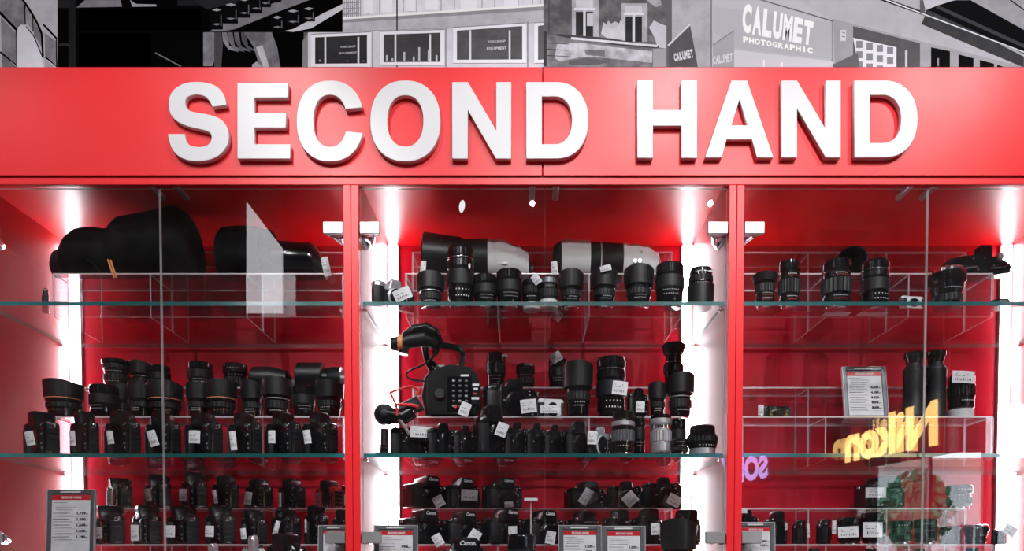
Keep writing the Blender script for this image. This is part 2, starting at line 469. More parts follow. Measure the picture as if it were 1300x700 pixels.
# ------------------------------------------------------------------ SECOND HAND letters
def crom(pts, n=8):
    out = []
    for i in range(len(pts) - 1):
        p0 = pts[max(i - 1, 0)]; p1 = pts[i]; p2 = pts[i + 1]; p3 = pts[min(i + 2, len(pts) - 1)]
        for k in range(n):
            t = k / n
            out.append(tuple(.5 * ((2 * b) + (c - a) * t + (2 * a - 5 * b + 4 * c - d) * t * t + (3 * b - a - 3 * c + d) * t ** 3) for a, b, c, d in zip(p0, p1, p2, p3)))
    out.append(tuple(pts[-1])); return out
def letter_S():
    A = [(510, 222), (500, 170), (470, 115), (420, 76), (350, 56), (270, 52), (190, 66), (120, 110), (87, 170), (82, 240), (102, 300), (150, 348), (230, 383), (320, 404), (370, 418), (395, 440), (400, 470), (388, 503), (355, 528), (300, 535), (240, 522), (213, 490), (200, 438)]
    B = [(77, 438), (86, 490), (115, 560), (170, 612), (250, 638), (340, 638), (420, 617), (482, 573), (520, 510), (528, 440), (505, 370), (455, 321), (380, 295), (300, 281), (240, 266), (211, 235), (206, 192), (230, 160), (290, 146), (350, 160), (385, 195), (405, 238)]
    q = crom(A, 5) + crom(B, 5)
    return [[(200 + x / 5.836, 95 + y / 5.836) for x, y in q]]
def sup(cx, cy, rx, ry, a0, a1, n=48, e=2.25):
    o = []
    for i in range(n + 1):
        a = a0 + (a1 - a0) * i / n; c, s = math.cos(a), math.sin(a)
        k = (abs(c) ** e + abs(s) ** e) ** (-1 / e)
        o.append((cx + rx * k * c, cy + ry * k * s))
    return o
def letter_C():
    o = sup(419, 153.5, 42.5, 51.5, -R(19), -R(343), 56); i_ = sup(419, 153.5, 21, 33, -R(343 - 6), -R(26), 56)
    return [o + i_]
def letter_O():
    return [sup(514.5, 153.5, 44.5, 51.5, 0, 2 * PI, 60)[:-1], sup(514.5, 153.5, 22.8, 32.5, 0, 2 * PI, 60)[:-1]]
def letter_D(x0, x1, y0, y1):
    xo = x0 + 42; cy = (y0 + y1) / 2; ry = (y1 - y0) / 2
    return [[(x0, y0), (xo - 4, y0)] + sup(xo - 4, cy, x1 - xo + 4, ry, -PI / 2 + .03, PI / 2 - .03, 32, 2.2) + [(xo - 4, y1), (x0, y1)],
            [(x0 + 20, y0 + 18.5), (xo - 6, y0 + 18.5)] + sup(xo - 6, cy, x1 - xo - 15, ry - 18.5, -PI / 2 + .03, PI / 2 - .03, 28, 2.2) + [(xo - 6, y1 - 18.5), (x0 + 20, y1 - 18.5)]]
def letter_N(x0, x1, y0, y1):
    return [[(x0, y0), (x0 + 20, y0), (x1 - 19, y1 - 36), (x1 - 19, y0), (x1, y0), (x1, y1), (x1 - 19.5, y1), (x0 + 20, y0 + 35.5), (x0 + 20, y1), (x0, y1)]]
LET = [('S', letter_S(), 'white raised letter S, first of the red board'),
       ('E', [[(301.3, 105), (365.5, 105), (365.5, 124), (323, 124), (323, 143), (363, 143), (363, 162), (323, 162), (323, 183), (368.5, 183), (368.5, 201.5), (301.3, 201.5)]], 'white raised letter E between S and C'),
       ('C', letter_C(), 'white raised letter C between E and O'),
       ('O', letter_O(), 'white raised letter O, the only round closed one'),
       ('N', letter_N(574, 649, 104, 201.5), 'white raised letter N between O and D'),
       ('D', letter_D(668, 747, 104, 201.5), 'white raised letter D across the fascia seam'),
       ('H', [[(809, 102), (829, 102), (829, 139.5), (865, 139.5), (865, 102), (885, 102), (885, 200.5), (865, 200.5), (865, 159.5), (829, 159.5), (829, 200.5), (809, 200.5)]], 'white raised letter H beginning the second word'),
       ('A', [[(928.6, 102), (948.6, 102), (982, 200), (961, 200), (954.5, 177), (922.5, 177), (916.5, 200), (895, 200)], [(939, 126), (928.6, 159), (949.4, 159)]], 'white raised letter A between H and N'),
       ('N', letter_N(992, 1067.5, 102, 200), 'white raised letter N between A and D'),
       ('D', letter_D(1084.6, 1165, 102, 200), 'white raised letter D ending the sign')]
LF = -.0475
for ch, polys, lab in LET:
    cu = bpy.data.curves.new('c', 'CURVE'); cu.dimensions = '2D'; cu.fill_mode = 'BOTH'
    pts_all = [[P(x, y, LF) for x, y in poly] for poly in polys]
    cx = sum(p.x for p in pts_all[0]) / len(pts_all[0]); cz = sum(p.z for p in pts_all[0]) / len(pts_all[0])
    for pts in pts_all:
        sp = cu.splines.new('POLY'); sp.points.add(len(pts) - 1); sp.use_cyclic_u = True
        for k, p in enumerate(pts): sp.points[k].co = (p.x - cx, p.z - cz, 0, 1)
    cu.extrude = .0068; cu.bevel_depth = .0010; cu.bevel_resolution = 1; cu.offset = -.0010
    ob = bpy.data.objects.new('c', cu); COL.objects.link(ob)
    dg = bpy.context.evaluated_depsgraph_get(); dg.update()
    me = bpy.data.meshes.new_from_object(ob.evaluated_get(dg)); bpy.data.objects.remove(ob)
    me.materials.clear(); me.materials.append(MATS['white_letter'])
    o = link('sign_letter', me, loc=(cx, LF + .0078, cz)); o.rotation_euler = (PI / 2, 0, 0)
    tag(o, lab, 'letter', 'raised letters of the SECOND HAND sign')

# ------------------------------------------------------------------ photo mural above
MY = .40
GREYS = {}
def grey(v, noise=0):
    k = (int(v) // 6 * 6, noise)
    if k not in GREYS:
        l = ((k[0] / 255 + .055) / 1.055) ** 2.4 if k[0] > 10 else k[0] / 255 / 12.92
        l *= 1.22
        nm = 'print_grey_%d_%d' % k
        mat(nm, (min(.95, l * .965), min(.95, l * .965), min(.95, l * 1.08)), .75, spec=.0, var=noise / 100, vscale=34)
        GREYS[k] = nm
    return GREYS[k]
mur = MB(); lay = [0]
MY0 = -.0104
def mpoly(pts, v, noise=0):
    lay[0] += 1; Y = MY0 - lay[0] * .00002
    w = [P(x, min(y, 85.3), Y) for x, y in pts]
    n = len(w)
    # face the room
    ar = sum(w[i].x * w[(i + 1) % n].z - w[(i + 1) % n].x * w[i].z for i in range(n))
    idx = tuple(range(n)) if ar > 0 else tuple(range(n - 1, -1, -1))
    mur.add(w, [idx], grey(v, noise))
def mrect(x0, y0, x1, y1, v, noise=0): mpoly([(x0, y0), (x1, y0), (x1, y1), (x0, y1)], v, noise)
def mline(x0, y0, x1, y1, w, v):
    l = math.hypot(x1 - x0, y1 - y0); nx, ny = -(y1 - y0) / l * w / 2, (x1 - x0) / l * w / 2
    mpoly([(x0 + nx, y0 + ny), (x1 + nx, y1 + ny), (x1 - nx, y1 - ny), (x0 - nx, y0 - ny)], v)
def mtext(s, quad, v, bold=.03):
    lay[0] += 1; Y = MY0 - lay[0] * .00002
    bl, br, tr, tl = [P(x, min(y, 85.3), Y) for x, y in quad]; n = len(s)
    for k, ch in enumerate(s):                     # condensed letters, each in its own slot
        u0, u1 = (k + .06) / n, (k + .94) / n
        if ch == 'I': u0, u1 = (k + .35) / n, (k + .65) / n
        put_text(mur, ch, [bl.lerp(br, u0), bl.lerp(br, u1), tl.lerp(tr, u1), tl.lerp(tr, u0)], grey(v), bold, 4)
B0 = 95
T_ = -260
# first picture: pale facade with panels
mrect(-420, T_, 73, B0, 176, 8)
mpoly([(0, -20), (22, -20), (33, 8), (31, 30), (24, 34), (21, 40), (0, 17)], 122, 25)
mpoly([(1, 21), (20, 42), (21, 82), (2, 66)], 130, 22); mpoly([(2, 68), (20, 84), (20, 95), (2, 95)], 110, 20)
mline(-60, -46, 22, 39, 3.4, 10); mline(0, 66, 24, 86, 2.6, 12); mline(20.5, 37, 21, 90, 1.6, 30)
mpoly([(33, 9), (41, 19), (40, 36), (33, 30)], 140, 18); mpoly([(43, 26), (52, 42), (54, 62), (43, 44)], 118, 20)
for a, b in (((26, -4), (34, 7)), ((34, 7), (41, 18)), ((41, 18), (48, 31)), ((48, 31), (53, 43)), ((53, 43), (54.5, 72))): mline(*a, *b, 2.8, 8)
mline(31.5, 6, 32, 31, 1.6, 20); mline(41.5, 20, 42, 40, 1.6, 20)
mpoly([(21, 95), (21, 44), (22.5, 35), (27, 31), (32, 33), (40, 43), (48, 56), (54, 72), (55, 95)], 206, 4)
mline(33, 34, 43, 46, 1.2, 15); mline(43, 46, 54.5, 74, 1.4, 10)
mpoly([(56.5, 42), (71, 52), (72, 84), (57, 70)], 124, 22); mpoly([(57, 76), (70, 87), (66, 95), (57, 95)], 150, 10)
mline(55, 31, 72, 49, 2.4, 6); mline(57, 72, 73, 87, 2.2, 10); mline(71.5, 48, 72, 86, 1.6, 20)
# second picture: dark interior
mrect(73, T_, 260, B0, 7)
mrect(73, 0, 87, 10, 40); mrect(87, -40, 96, B0, 34); mrect(96, -60, 112, 2, 8)
mpoly([(97, 9.5), (108, 0), (153, 0), (155, 8.5)], 120, 12); mpoly([(165, 0), (173, 5), (198, 5.5), (199, 8), (168, 8.6)], 160, 8)
mrect(75, 55, 87, 58.5, 46); mline(197, 67, 230, 84.5, 1.6, 96); mrect(225, 0, 260, 7, 30)
mrect(100, 12, 255, 38, 4); mrect(100, 42, 192, 84, 5)
# third: lenses on a slanting shelf, hand below
mrect(260, T_, 435, 40.5, 10)
mpoly([(262, 12), (300, 4), (340, -12), (300, -20), (240, -5)], 40)
mpoly([(282, 40), (298, 37), (350, 16), (435, -16), (435, -26), (300, 20), (266, 40)], 118, 14)
mpoly([(372, 40.5), (395, 36), (435, 12), (435, 4), (415, 13), (405, 20), (360, 39)], 190, 5)
mpoly([(300, 40.5), (350, 18), (400, 0), (435, -12), (435, 5), (400, 22), (372, 37), (355, 40.5)], 8)
for x, y, w, h in ((275, 26, 16, 27), (293, 19, 18, 26), (310, 12, 16, 25), (325, 6, 15, 26), (337, 0, 14, 22), (350, -6, 14, 22), (352, 31, 16, 18), (372, 24, 18, 20), (392, 20, 16, 18), (366, -10, 14, 22)):
    mrect(x - w / 2, y - h / 2, x + w / 2, y + h / 2 - 2, 12)
    mpoly([(x - w / 2 + 2, y - h / 2), (x, y - h / 2 - 2), (x + w / 2 - 2, y - h / 2), (x, y - h / 2 + 2)], 150)
    mpoly([(x - w / 3, y + h / 6), (x, y + h / 5 + 1), (x + w / 3, y + h / 6), (x, y + h / 6 - 1)], 120)
    mrect(x + w / 2 - 3, y - h / 4, x + w / 2 - 1.6, y + h / 4, 90)
mrect(258, 41, 385.5, B0, 10)
mpoly([(258, 41), (280, 41), (276, 62), (270, 84), (258, 84)], 118, 25); mpoly([(272, 41), (281, 41), (283, 56), (281, 90), (272, 90)], 70, 10)
for x in (282, 289, 297, 306): mpoly([(x, 41), (x + 6, 41), (x + 9, 58), (x + 22, 66), (x + 8, 63), (x + 1, 52)], 120 - (x - 282) * 2, 20)
mpoly([(310, 41), (345, 41), (352, 60), (356, 90), (330, 90), (322, 60)], 112, 30); mpoly([(325, 60), (333, 57), (342, 90), (334, 90)], 176, 12)
mpoly([(320, 82), (326, 78), (332, 84), (332, 90), (320, 90)], 150); mpoly([(345, 41), (385, 41), (385, 90), (358, 90), (352, 60)], 10)
mpoly([(384, 52), (392, 41), (392, 90), (384, 90)], 130)
# fourth: long white building
mrect(435, T_, 690, B0, 200, 5); mrect(391, 41, 436, B0, 206, 4)
mrect(435, -240, 690, 18, 212, 6)
for k in range(9): mline(437 + k * 2.6, 0, 437 + k * 2.6, 22, .9, 120)
for k in (4, 11, 18): mline(435, k, 457, k - 1, .9, 130)
mline(437, 20, 456, 2, .8, 140); mline(437, 2, 456, 20, .8, 140)
for x in (454, 467, 482, 512, 529, 560, 577, 612, 628, 658, 676, 686): mline(x, -60, x, 20 - (x - 435) * .05, 1.1, 158)
for x, w in ((462, 11), (484, 14), (515, 12), (540, 16), (585, 20), (640, 18)): mrect(x, -40, x + w, 18 - (x - 435) * .045, 226)
mpoly([(435, 22), (690, 5), (690, 8), (435, 25)], 232); mpoly([(435, 25), (690, 8), (690, 14), (435, 30)], 140, 8)
mpoly([(435, 29), (690, 13), (690, 28), (560, 36), (435, 40)], 178, 12)
mline(504, -250, 504, 85, 1.6, 26)
def mwin(x0, x1, yt0, yt1, yb, div, v):
    mpoly([(x0 - 5, yt0 - 4), (x1 + 5, yt1 - 4), (x1 + 5, yb + 4), (x0 - 5, yb + 4)], 222); mline(x0 - 5, yt0 - 4, x1 + 5, yt1 - 4, 1, 120)
    mline(x1 + 7, yt1 - 6, x1 + 7, 86, 1.2, 130)
    mpoly([(x0, yt0), (x1, yt1), (x1, yb - .5), (x0, yb)], v, 14)
    for d in div: mline(d, yt0 - .5, d, yb, 2.4, 206)
mwin(400, 466, 47.5, 44.5, 81, (413, 455), 52); mwin(487, 559, 44, 41.5, 79, (502, 546), 66); mwin(580, 663, 39, 33, 76, (597, 647), 84)
mwin(683, 690, 33, 32, 76, (), 90)
mtext('WORKSHOP', [(432, 61), (452, 60), (452, 57.5), (432, 58.5)], 190); mtext('EQUIPMENT', [(431, 69), (453, 68), (453, 65.5), (431, 66.5)], 190)
mtext('WORKSHOP', [(619, 54.5), (642, 53.5), (642, 50.5), (619, 51.5)], 190); mtext('EQUIPMENT', [(618, 63.5), (643, 62.5), (643, 59), (618, 60)], 200)
for x, y in ((490, 70), (497, 74), (512, 66), (524, 72), (531, 60), (543, 63), (553, 70), (405, 76), (420, 78), (440, 77), (460, 77)): mrect(x, y, x + 2.4, 78, 180)
# fifth: old brick house
mrect(690, T_, 848, B0, 96, 30); mrect(690, 45, 848, B0, 118, 32)
mrect(690, 40, 694, 84, 60); mline(697, -60, 697, 40, 1, 70)
def mold(x0, x1, yt, yb):
    mrect(x0 - 5, yt - 3, x1 + 7, yb, 172, 18); mrect(x0, yt, x1, yb - 34, 192, 8); mrect(x0, yb - 32, x1, yb, 48, 20)
    mrect(x0 - 2, yb - 37, x1 + 2, yb - 34, 214); mrect((x0 + x1) / 2 - 1.6, yb - 34, (x0 + x1) / 2 + 1.6, yb, 200)
mold(731, 753, -30, 47); mrect(745, 17, 753, 33, 190); mold(794, 815, 7, 53)
mpoly([(763, 43), (766, 28), (770, 31), (772, 26), (776, 30), (781, 27), (786, 30), (788, 25), (792, 32), (793, 51), (770, 48)], 190, 14)
mpoly([(820, 0), (838, -4), (840, 6), (833, 9)], 150, 20); mpoly([(824, 35), (830, 26), (838, 30), (846, 33), (847, 62), (835, 60), (830, 46)], 190, 8)
mpoly([(706, 43), (760, 47), (800, 53), (836, 57), (836, 61), (790, 58), (730, 50), (706, 45)], 70, 20)
mpoly([(725, 47), (836, 57), (834, 60), (725, 50)], 205, 10)
mpoly([(707, 56), (735, 54), (780, 60), (828, 65), (828, 80), (790, 76), (760, 73), (735, 73), (712, 78), (704, 74)], 176, 30)
mpoly([(722, 78), (745, 73), (762, 76), (772, 79), (760, 82), (722, 82)], 92, 10); mpoly([(742, 63), (768, 64), (768, 72), (744, 70)], 120, 30)
for y in (56, 64, 72): mline(690, y - 2, 722, y, .8, 70)
mrect(829, 62, 848, 85, 150); mrect(846, -200, 853, B0, 98)
# sixth: the shop front with its big sign
mrect(853, T_, 1860, B0, 172, 5); mrect(855, -200, 903, 85, 166, 12); mrect(902, -200, 904, 85, 120)
mpoly([(904, -60), (1058, 26), (1058, 79), (904, 60)], 176); mline(940, -8, 1058, 27, 1.6, 100); mline(1056, 27, 1056, 80, 1.6, 110)
mpoly([(904, 60), (1058, 78), (1058, 85), (904, 85)], 196); mpoly([(906, 8), (1056, 28), (1056, 76), (932, 60), (906, 40)], 170)
mtext('CALUMET', [(941, 41), (1031, 58), (1034, 28), (943, 3)], 232, .055)
mtext('PHOTOGRAPHIC', [(943, 53.5), (1032, 68), (1032, 61), (943, 46)], 250, .05)
mpoly([(849, 56), (876, 31), (886, 85), (849, 85)], 84, 8); mline(848, 58, 876, 31, 2.2, 200)
mtext('CALUMET', [(856, 78), (881, 73), (879, 62), (855, 68)], 206, .06)
mpoly([(905, 57), (932, 40), (932, 85), (905, 85)], 156); mtext('CALUMET', [(905, 82), (930, 78), (930, 67), (905, 72)], 206, .05)
mline(905, 57, 932, 39, 1, 110); mrect(969, 76, 970.6, 85, 236); mrect(992, 79, 993.6, 85, 236)
mpoly([(1058, 24), (1140, 45), (1300, 85), (1170, 85), (1060, 85)], 150, 6)
mpoly([(1083, 33), (1168, 55), (1168, 85), (1083, 85)], 84, 10)
mpoly([(1083, 48), (1138, 60), (1138, 85), (1090, 85)], 214)
for k in range(4):
    for j in range(3): mrect(1087 + k * 13, 52 + k * 2.6 + j * 13, 1095 + k * 13, 61 + k * 2.4 + j * 13, 130)
mpoly([(1057, 82), (1089, 67), (1091, 85), (1057, 85)], 100); mrect(1149, 64, 1152, 85, 190)
for a, b, c in ((1182, 60, 1206), (1217, 69, 1236), (1244, 76, 1262), (1266, 82, 1274)): mpoly([(a, b), (c, b + 5), (c, 85), (a, 85)], 22)
mrect(1190, 74, 1192, 84, 140); mrect(1067, 38, 1074, 52, 200); mline(1069, 41, 1073, 42, 1, 90); mline(1069, 46, 1073, 47, 1, 90)
mpoly([(1175, 8), (1300, 72), (1300, 88), (1240, 60), (1170, 30), (1176, 16)], 60, 14)
mpoly([(1172, 10), (1192, 4), (1215, 0), (1234, 0), (1420, 100), (1420, 130), (1300, 68)], 18)
mpoly([(1190, 6), (1300, 56), (1300, 61), (1188, 10)], 60)
mpoly([(1232, 0), (1300, 38), (1300, -60), (1150, -60)], 150, 10); mline(1280, -2, 1302, 14, 1.6, 20)
mline(1108, -6, 1176, 18, 4, 30); mline(1115, -4, 1302, 67, 1.6, 205); mrect(1168, 0, 1174, 17, 90)
mpoly([(1172, 0), (1212, 0), (1190, 7), (1175, 13)], 190)
o = link('photo_mural', mur.mesh('photo_mural', False)); tag(o, 'black and white photo mural of streets above the red fascia', 'mural')
# backing bulkhead that carries the mural
m = MB(); m.box(-2.6, 2.6, -.010, YB - .001, TOPZ + .030, CEIL_Z - .001, 'wall_dark'); struct('wall_upper', m)
# ------------------------------------------------------------------ lens kinds (unit: radius 1, height 1)
PROTO = {}
def petal(mb, z0, z1, r0, r1, mt, wave=.22, n=40, flip=False):
    """lens hood: open double wall with a scalloped lip"""
    out, inn, lip_o, lip_i = [], [], [], []
    h = z1 - z0
    base_o, top_o, top_i, base_i = [], [], [], []
    for i in range(n):
        a = 2 * PI * i / n
        d = wave * h * (.5 + .5 * math.cos(2 * a + .25)) ** 1.5
        c, s = math.cos(a), math.sin(a)
        zt = (z1 - d) if not flip else (z0 + d)
        zb = z0 if not flip else z1
        base_o.append((r0 * c, r0 * s, zb)); top_o.append((r1 * c, r1 * s, zt))
        top_i.append(((r1 - .07) * c, (r1 - .07) * s, zt)); base_i.append(((r0 - .07) * c, (r0 - .07) * s, zb))
    rs = [base_o, top_o, top_i, base_i]
    if flip: rs = rs[::-1]
    mb.rings(rs, mt, closed=True)
def marks(mb, z, r, mt, a0=-130, a1=-50, n=6, w=.06, h=.02):
    for k in range(n):
        a = R(a0 + (a1 - a0) * (k + .5) / n); q = R(w * 40)
        p = [(r * math.cos(a - q), r * math.sin(a - q)), (r * math.cos(a + q), r * math.sin(a + q))]
        mb.add([(p[0][0], p[0][1], z - h), (p[1][0], p[1][1], z - h), (p[1][0], p[1][1], z + h), (p[0][0], p[0][1], z + h)], [(0, 1, 2, 3)], mt)
def seg(prof, m, rib=0, n=36): 
    mb = MB(); mb.lathe(prof, m, n, rib=rib); return mb
LENS = {
 # name: list of (part, profile, material, ribbed), marks, hood, top
 'zoom': dict(s=[('mount', [(.60, 0), (.66, .005), (.66, .035), (.62, .04)], 'chrome', 0), ('barrel', [(.70, .04), (.78, .07), (.78, .2), (.86, .24), (.86, .30), (.80, .31), (.80, .56), (.84, .60), (.84, .64), (.9, .67), (.9, .72)], 'plastic', 0), ('zoom_ring', [(.88, .31), (.9, .32), (.9, .50), (.88, .51)], 'rubber', .035), ('focus_ring', [(.93, .70), (.96, .71), (.96, .83), (.93, .84)], 'rubber', .035), ('front_ring', [(.92, .84), (.97, .86), (1, .9), (1, .985), (.95, 1), (.86, 1), (.84, .985)], 'satin_black', 0)], mk=[(.26, .865, 'white_mark'), (.6, .85, 'white_mark')], cap='lens_cap'),
 'prime': dict(s=[('mount', [(.66, 0), (.72, .01), (.72, .05), (.68, .06)], 'chrome', 0), ('barrel', [(.72, .06), (.86, .12), (.9, .2), (.9, .34), (.94, .38), (.94, .44), (.9, .72), (.94, .76)], 'satin_black', 0), ('focus_ring', [(.95, .42), (1, .44), (1, .7), (.95, .72)], 'rubber', .03), ('front_ring', [(.9, .74), (.96, .77), (.96, .96), (.9, 1), (.8, 1), (.78, .97)], 'satin_black', 0)], mk=[(.27, .905, 'white_mark'), (.36, .925, 'white_mark')], cap='lens_cap'),
 'hooded': dict(s=[('mount', [(.54, 0), (.60, .01), (.60, .035), (.56, .04)], 'chrome', 0), ('barrel', [(.6, .04), (.7, .08), (.72, .26), (.78, .3), (.78, .52), (.84, .58), (.84, .82), (.72, .82)], 'satin_black', 0), ('focus_ring', [(.78, .32), (.82, .33), (.82, .46), (.78, .47)], 'rubber', .035)], mk=[(.22, .73, 'white_mark'), (.28, .77, 'white_mark')], hood=(.56, 1, .88, 1), cap=None),
 'gold': dict(s=[('mount', [(.54, 0), (.60, .01), (.60, .035), (.56, .04)], 'chrome', 0), ('barrel', [(.6, .04), (.76, .1), (.78, .26), (.82, .3), (.82, .42), (.88, .46), (.9, .6), (.9, .8), (.78, .8)], 'plastic', 0), ('focus_ring', [(.84, .27), (.88, .28), (.88, .40), (.84, .41)], 'rubber', .035), ('accent_ring', [(.88, .505), (.925, .51), (.925, .53), (.88, .535)], 'orange_mark', 0)], mk=[(.2, .775, 'orange_mark')], hood=(.55, 1, .93, 1), cap=None),
 'wide': dict(s=[('mount', [(.56, 0), (.64, .01), (.64, .04), (.6, .05)], 'chrome', 0), ('barrel', [(.64, .05), (.72, .1), (.74, .5), (.84, .6), (.84, .8), (.7, .8)], 'satin_black', 0), ('focus_ring', [(.75, .24), (.79, .25), (.79, .42), (.75, .43)], 'rubber', .035), ('accent_ring', [(.75, .47), (.785, .475), (.785, .49), (.75, .495)], 'silver', 0)], mk=[(.18, .74, 'white_mark')], hood=(.56, 1, .95, 1), cap='dome'),
 'hood_rev': dict(s=[('mount', [(.66, 0), (.74, .01), (.74, .06), (.7, .07)], 'white_cap', 0), ('barrel', [(.74, .07), (.8, .1), (.8, .6), (.84, .64), (.78, .95), (.74, 1), (.66, 1)], 'satin_black', 0), ('focus_ring', [(.8, .66), (.86, .67), (.86, .8), (.8, .81)], 'rubber', .035)], mk=[(.60, .83, 'white_mark'), (.88, .81, 'white_mark')], hood=(.08, .58, 1, .92), flip=True, cap='lens_cap'),
 'tele': dict(s=[('mount', [(.60, 0), (.66, .005), (.66, .02), (.62, .025)], 'chrome', 0), ('barrel', [(.72, .025), (.82, .05), (.82, .12), (.94, .14), (.94, .32), (.9, .34), (.9, .62), (.94, .64), (.94, .8), (.88, .82)], 'satin_black', 0), ('zoom_ring', [(.96, .36), (.99, .37), (.99, .60), (.96, .61)], 'rubber', .03), ('focus_ring', [(.94, .65), (.97, .66), (.97, .76), (.94, .77)], 'plastic', 0), ('accent_ring', [(.93, .79), (.96, .795), (.96, .805), (.93, .81)], 'chrome', 0), ('front_ring', [(.9, .82), (.97, .84), (.97, .95), (.9, 1), (.84, 1), (.82, .97)], 'satin_black', 0)], mk=[(.17, .95, 'white_mark'), (.27, .95, 'white_mark')], cap='lens_cap'),
 'silver': dict(s=[('mount', [(.7, 0), (.78, .01), (.78, .05), (.74, .06)], 'satin_black', 0), ('barrel', [(.86, .06), (.92, .1), (.92, .3), (.88, .32), (.88, .74), (.96, .78), (.96, .86), (.9, .9)], 'silver', 0), ('zoom_ring', [(.92, .33), (.96, .34), (.96, .60), (.92, .61)], 'silver', .05), ('focus_ring', [(.9, .64), (.94, .65), (.94, .73), (.9, .74)], 'chrome', .04), ('front_ring', [(.84, .88), (.9, .9), (.9, .98), (.84, 1), (.78, 1)], 'satin_black', 0)], mk=[(.2, .925, 'red_mark')], cap='lens_cap'),
 'silver_band': dict(s=[('mount', [(.7, 0), (.78, .01), (.78, .05), (.74, .06)], 'chrome', 0), ('barrel', [(.86, .06), (.94, .1), (.94, .3), (.9, .34), (.9, .62), (.94, .66), (.94, .74), (.9, .8)], 'satin_black', 0), ('zoom_ring', [(.92, .31), (.97, .32), (.97, .56), (.92, .57)], 'grey_metal', .05), ('accent_ring', [(.92, .66), (.98, .67), (.98, .76), (.92, .77)], 'silver', 0), ('front_ring', [(.84, .8), (.9, .82), (.9, .97), (.84, 1), (.78, 1)], 'satin_black', 0)], mk=[(.2, .945, 'white_mark')], cap='lens_cap'),
 'pancake': dict(s=[('mount', [(.8, 0), (.84, .02), (.84, .2), (.8, .22)], 'silver', 0), ('barrel', [(.84, .22), (.9, .3), (.96, .4), (.98, .62), (.9, .7), (.84, .72)], 'satin_black', 0), ('focus_ring', [(.94, .42), (1, .45), (1, .6), (.94, .63)], 'rubber', .04), ('front_ring', [(.8, .72), (.82, .74), (.8, .96), (.74, 1), (.66, 1)], 'satin_black', 0)], mk=[(.3, .905, 'white_mark')], cap='lens_cap'),
 'white_base': dict(s=[('rear_cap', [(.86, 0), (.92, .03), (.92, .26), (.86, .28)], 'white_cap', 0), ('barrel', [(.8, .28), (.96, .32), (.96, .46), (.9, .5), (.9, .78), (.94, .8)], 'plastic', 0), ('focus_ring', [(.96, .36), (1, .38), (1, .6), (.96, .62)], 'rubber', .04), ('front_ring', [(.84, .8), (.9, .82), (.88, .97), (.8, 1), (.72, 1)], 'grey_metal', 0)], mk=[(.70, .915, 'white_mark')], cap='lens_cap'),
 'clear_base': dict(s=[('rear_cap', [(.86, 0), (.92, .03), (.92, .20), (.86, .22)], 'white_cap', 0), ('barrel', [(.8, .22), (.94, .26), (.94, .46), (.98, .5), (.98, .78), (.94, .8)], 'satin_black', 0), ('focus_ring', [(.98, .52), (1, .54), (1, .74), (.98, .76)], 'rubber', .04), ('front_ring', [(.9, .8), (.94, .82), (.94, .97), (.86, 1), (.78, 1)], 'satin_black', 0)], mk=[(.4, .95, 'white_mark')], cap='lens_cap'),
 'manual': dict(s=[('mount', [(.6, 0), (.68, .01), (.68, .06), (.64, .07)], 'chrome', 0), ('barrel', [(.78, .07), (.86, .1), (.86, .24), (.8, .26), (.8, .6), (.86, .62), (.86, .74), (.8, .8)], 'satin_black', 0), ('focus_ring', [(.84, .30), (.96, .31), (.96, .6), (.84, .61)], 'rubber', .06), ('aperture_ring', [(.84, .11), (.90, .12), (.90, .20), (.84, .21)], 'satin_black', .04), ('front_ring', [(.8, .76), (.88, .8), (.9, .95), (.86, 1), (.78, 1)], 'satin_black', 0)], mk=[(.16, .905, 'red_mark'), (.23, .865, 'white_mark'), (.66, .865, 'red_mark'), (.7, .865, 'white_mark')], cap='lens_cap'),
 'flared': dict(s=[('mount', [(.5, 0), (.58, .01), (.58, .06), (.54, .07)], 'chrome', 0), ('barrel', [(.62, .07), (.7, .1), (.7, .3), (.66, .32), (.66, .7), (.7, .84), (.6, .84)], 'satin_black', 0), ('focus_ring', [(.70, .46), (.74, .47), (.74, .7), (.70, .71)], 'rubber', .05)], mk=[(.22, .71, 'red_mark'), (.27, .71, 'white_mark'), (.36, .67, 'red_mark'), (.42, .67, 'white_mark')], hood=(.78, 1, .7, 1.0), cap=None),
 'squat': dict(s=[('mount', [(.7, 0), (.78, .02), (.78, .1), (.74, .12)], 'chrome', 0), ('barrel', [(.84, .12), (.92, .16), (.92, .5), (.86, .55), (.86, .7)], 'satin_black', 0), ('focus_ring', [(.9, .22), (.96, .24), (.96, .46), (.9, .48)], 'rubber', .05), ('front_ring', [(.88, .6), (1, .66), (1, .94), (.92, 1), (.82, 1)], 'plastic', 0)], mk=[(.56, .93, 'white_mark'), (.8, 1.005, 'white_mark')], cap='lens_cap'),
 'bulge': dict(s=[('mount', [(.62, 0), (.7, .01), (.7, .04), (.66, .05)], 'rubber', 0), ('barrel', [(.70, .05), (.74, .1), (.72, .34), (.80, .42), (.86, .5), (.86, .62), (.98, .68), (1, .8), (.96, .86), (.86, .88)], 'satin_black', 0), ('focus_ring', [(.76, .14), (.8, .15), (.8, .32), (.76, .33)], 'rubber', .04), ('front_ring', [(.84, .88), (.9, .9), (.9, .97), (.84, 1), (.78, 1)], 'chrome', 0)], mk=[(.46, .84, 'white_mark')], cap='lens_cap'),
 'stacked': dict(s=[('mount', [(.56, 0), (.62, .01), (.62, .03), (.58, .04)], 'chrome', 0), ('barrel', [(.62, .04), (.7, .08), (.72, .3), (.78, .34), (.78, .55), (.66, .58), (.62, .72), (.6, .8)], 'satin_black', 0), ('focus_ring', [(.78, .36), (.84, .37), (.84, .52), (.78, .53)], 'rubber', .04), ('accent_ring', [(.68, .57), (.74, .575), (.74, .585), (.68, .59)], 'chrome', 0)], mk=[(.2, .715, 'white_mark')], hood=(.78, 1, .6, 1), cap='dome'),
}
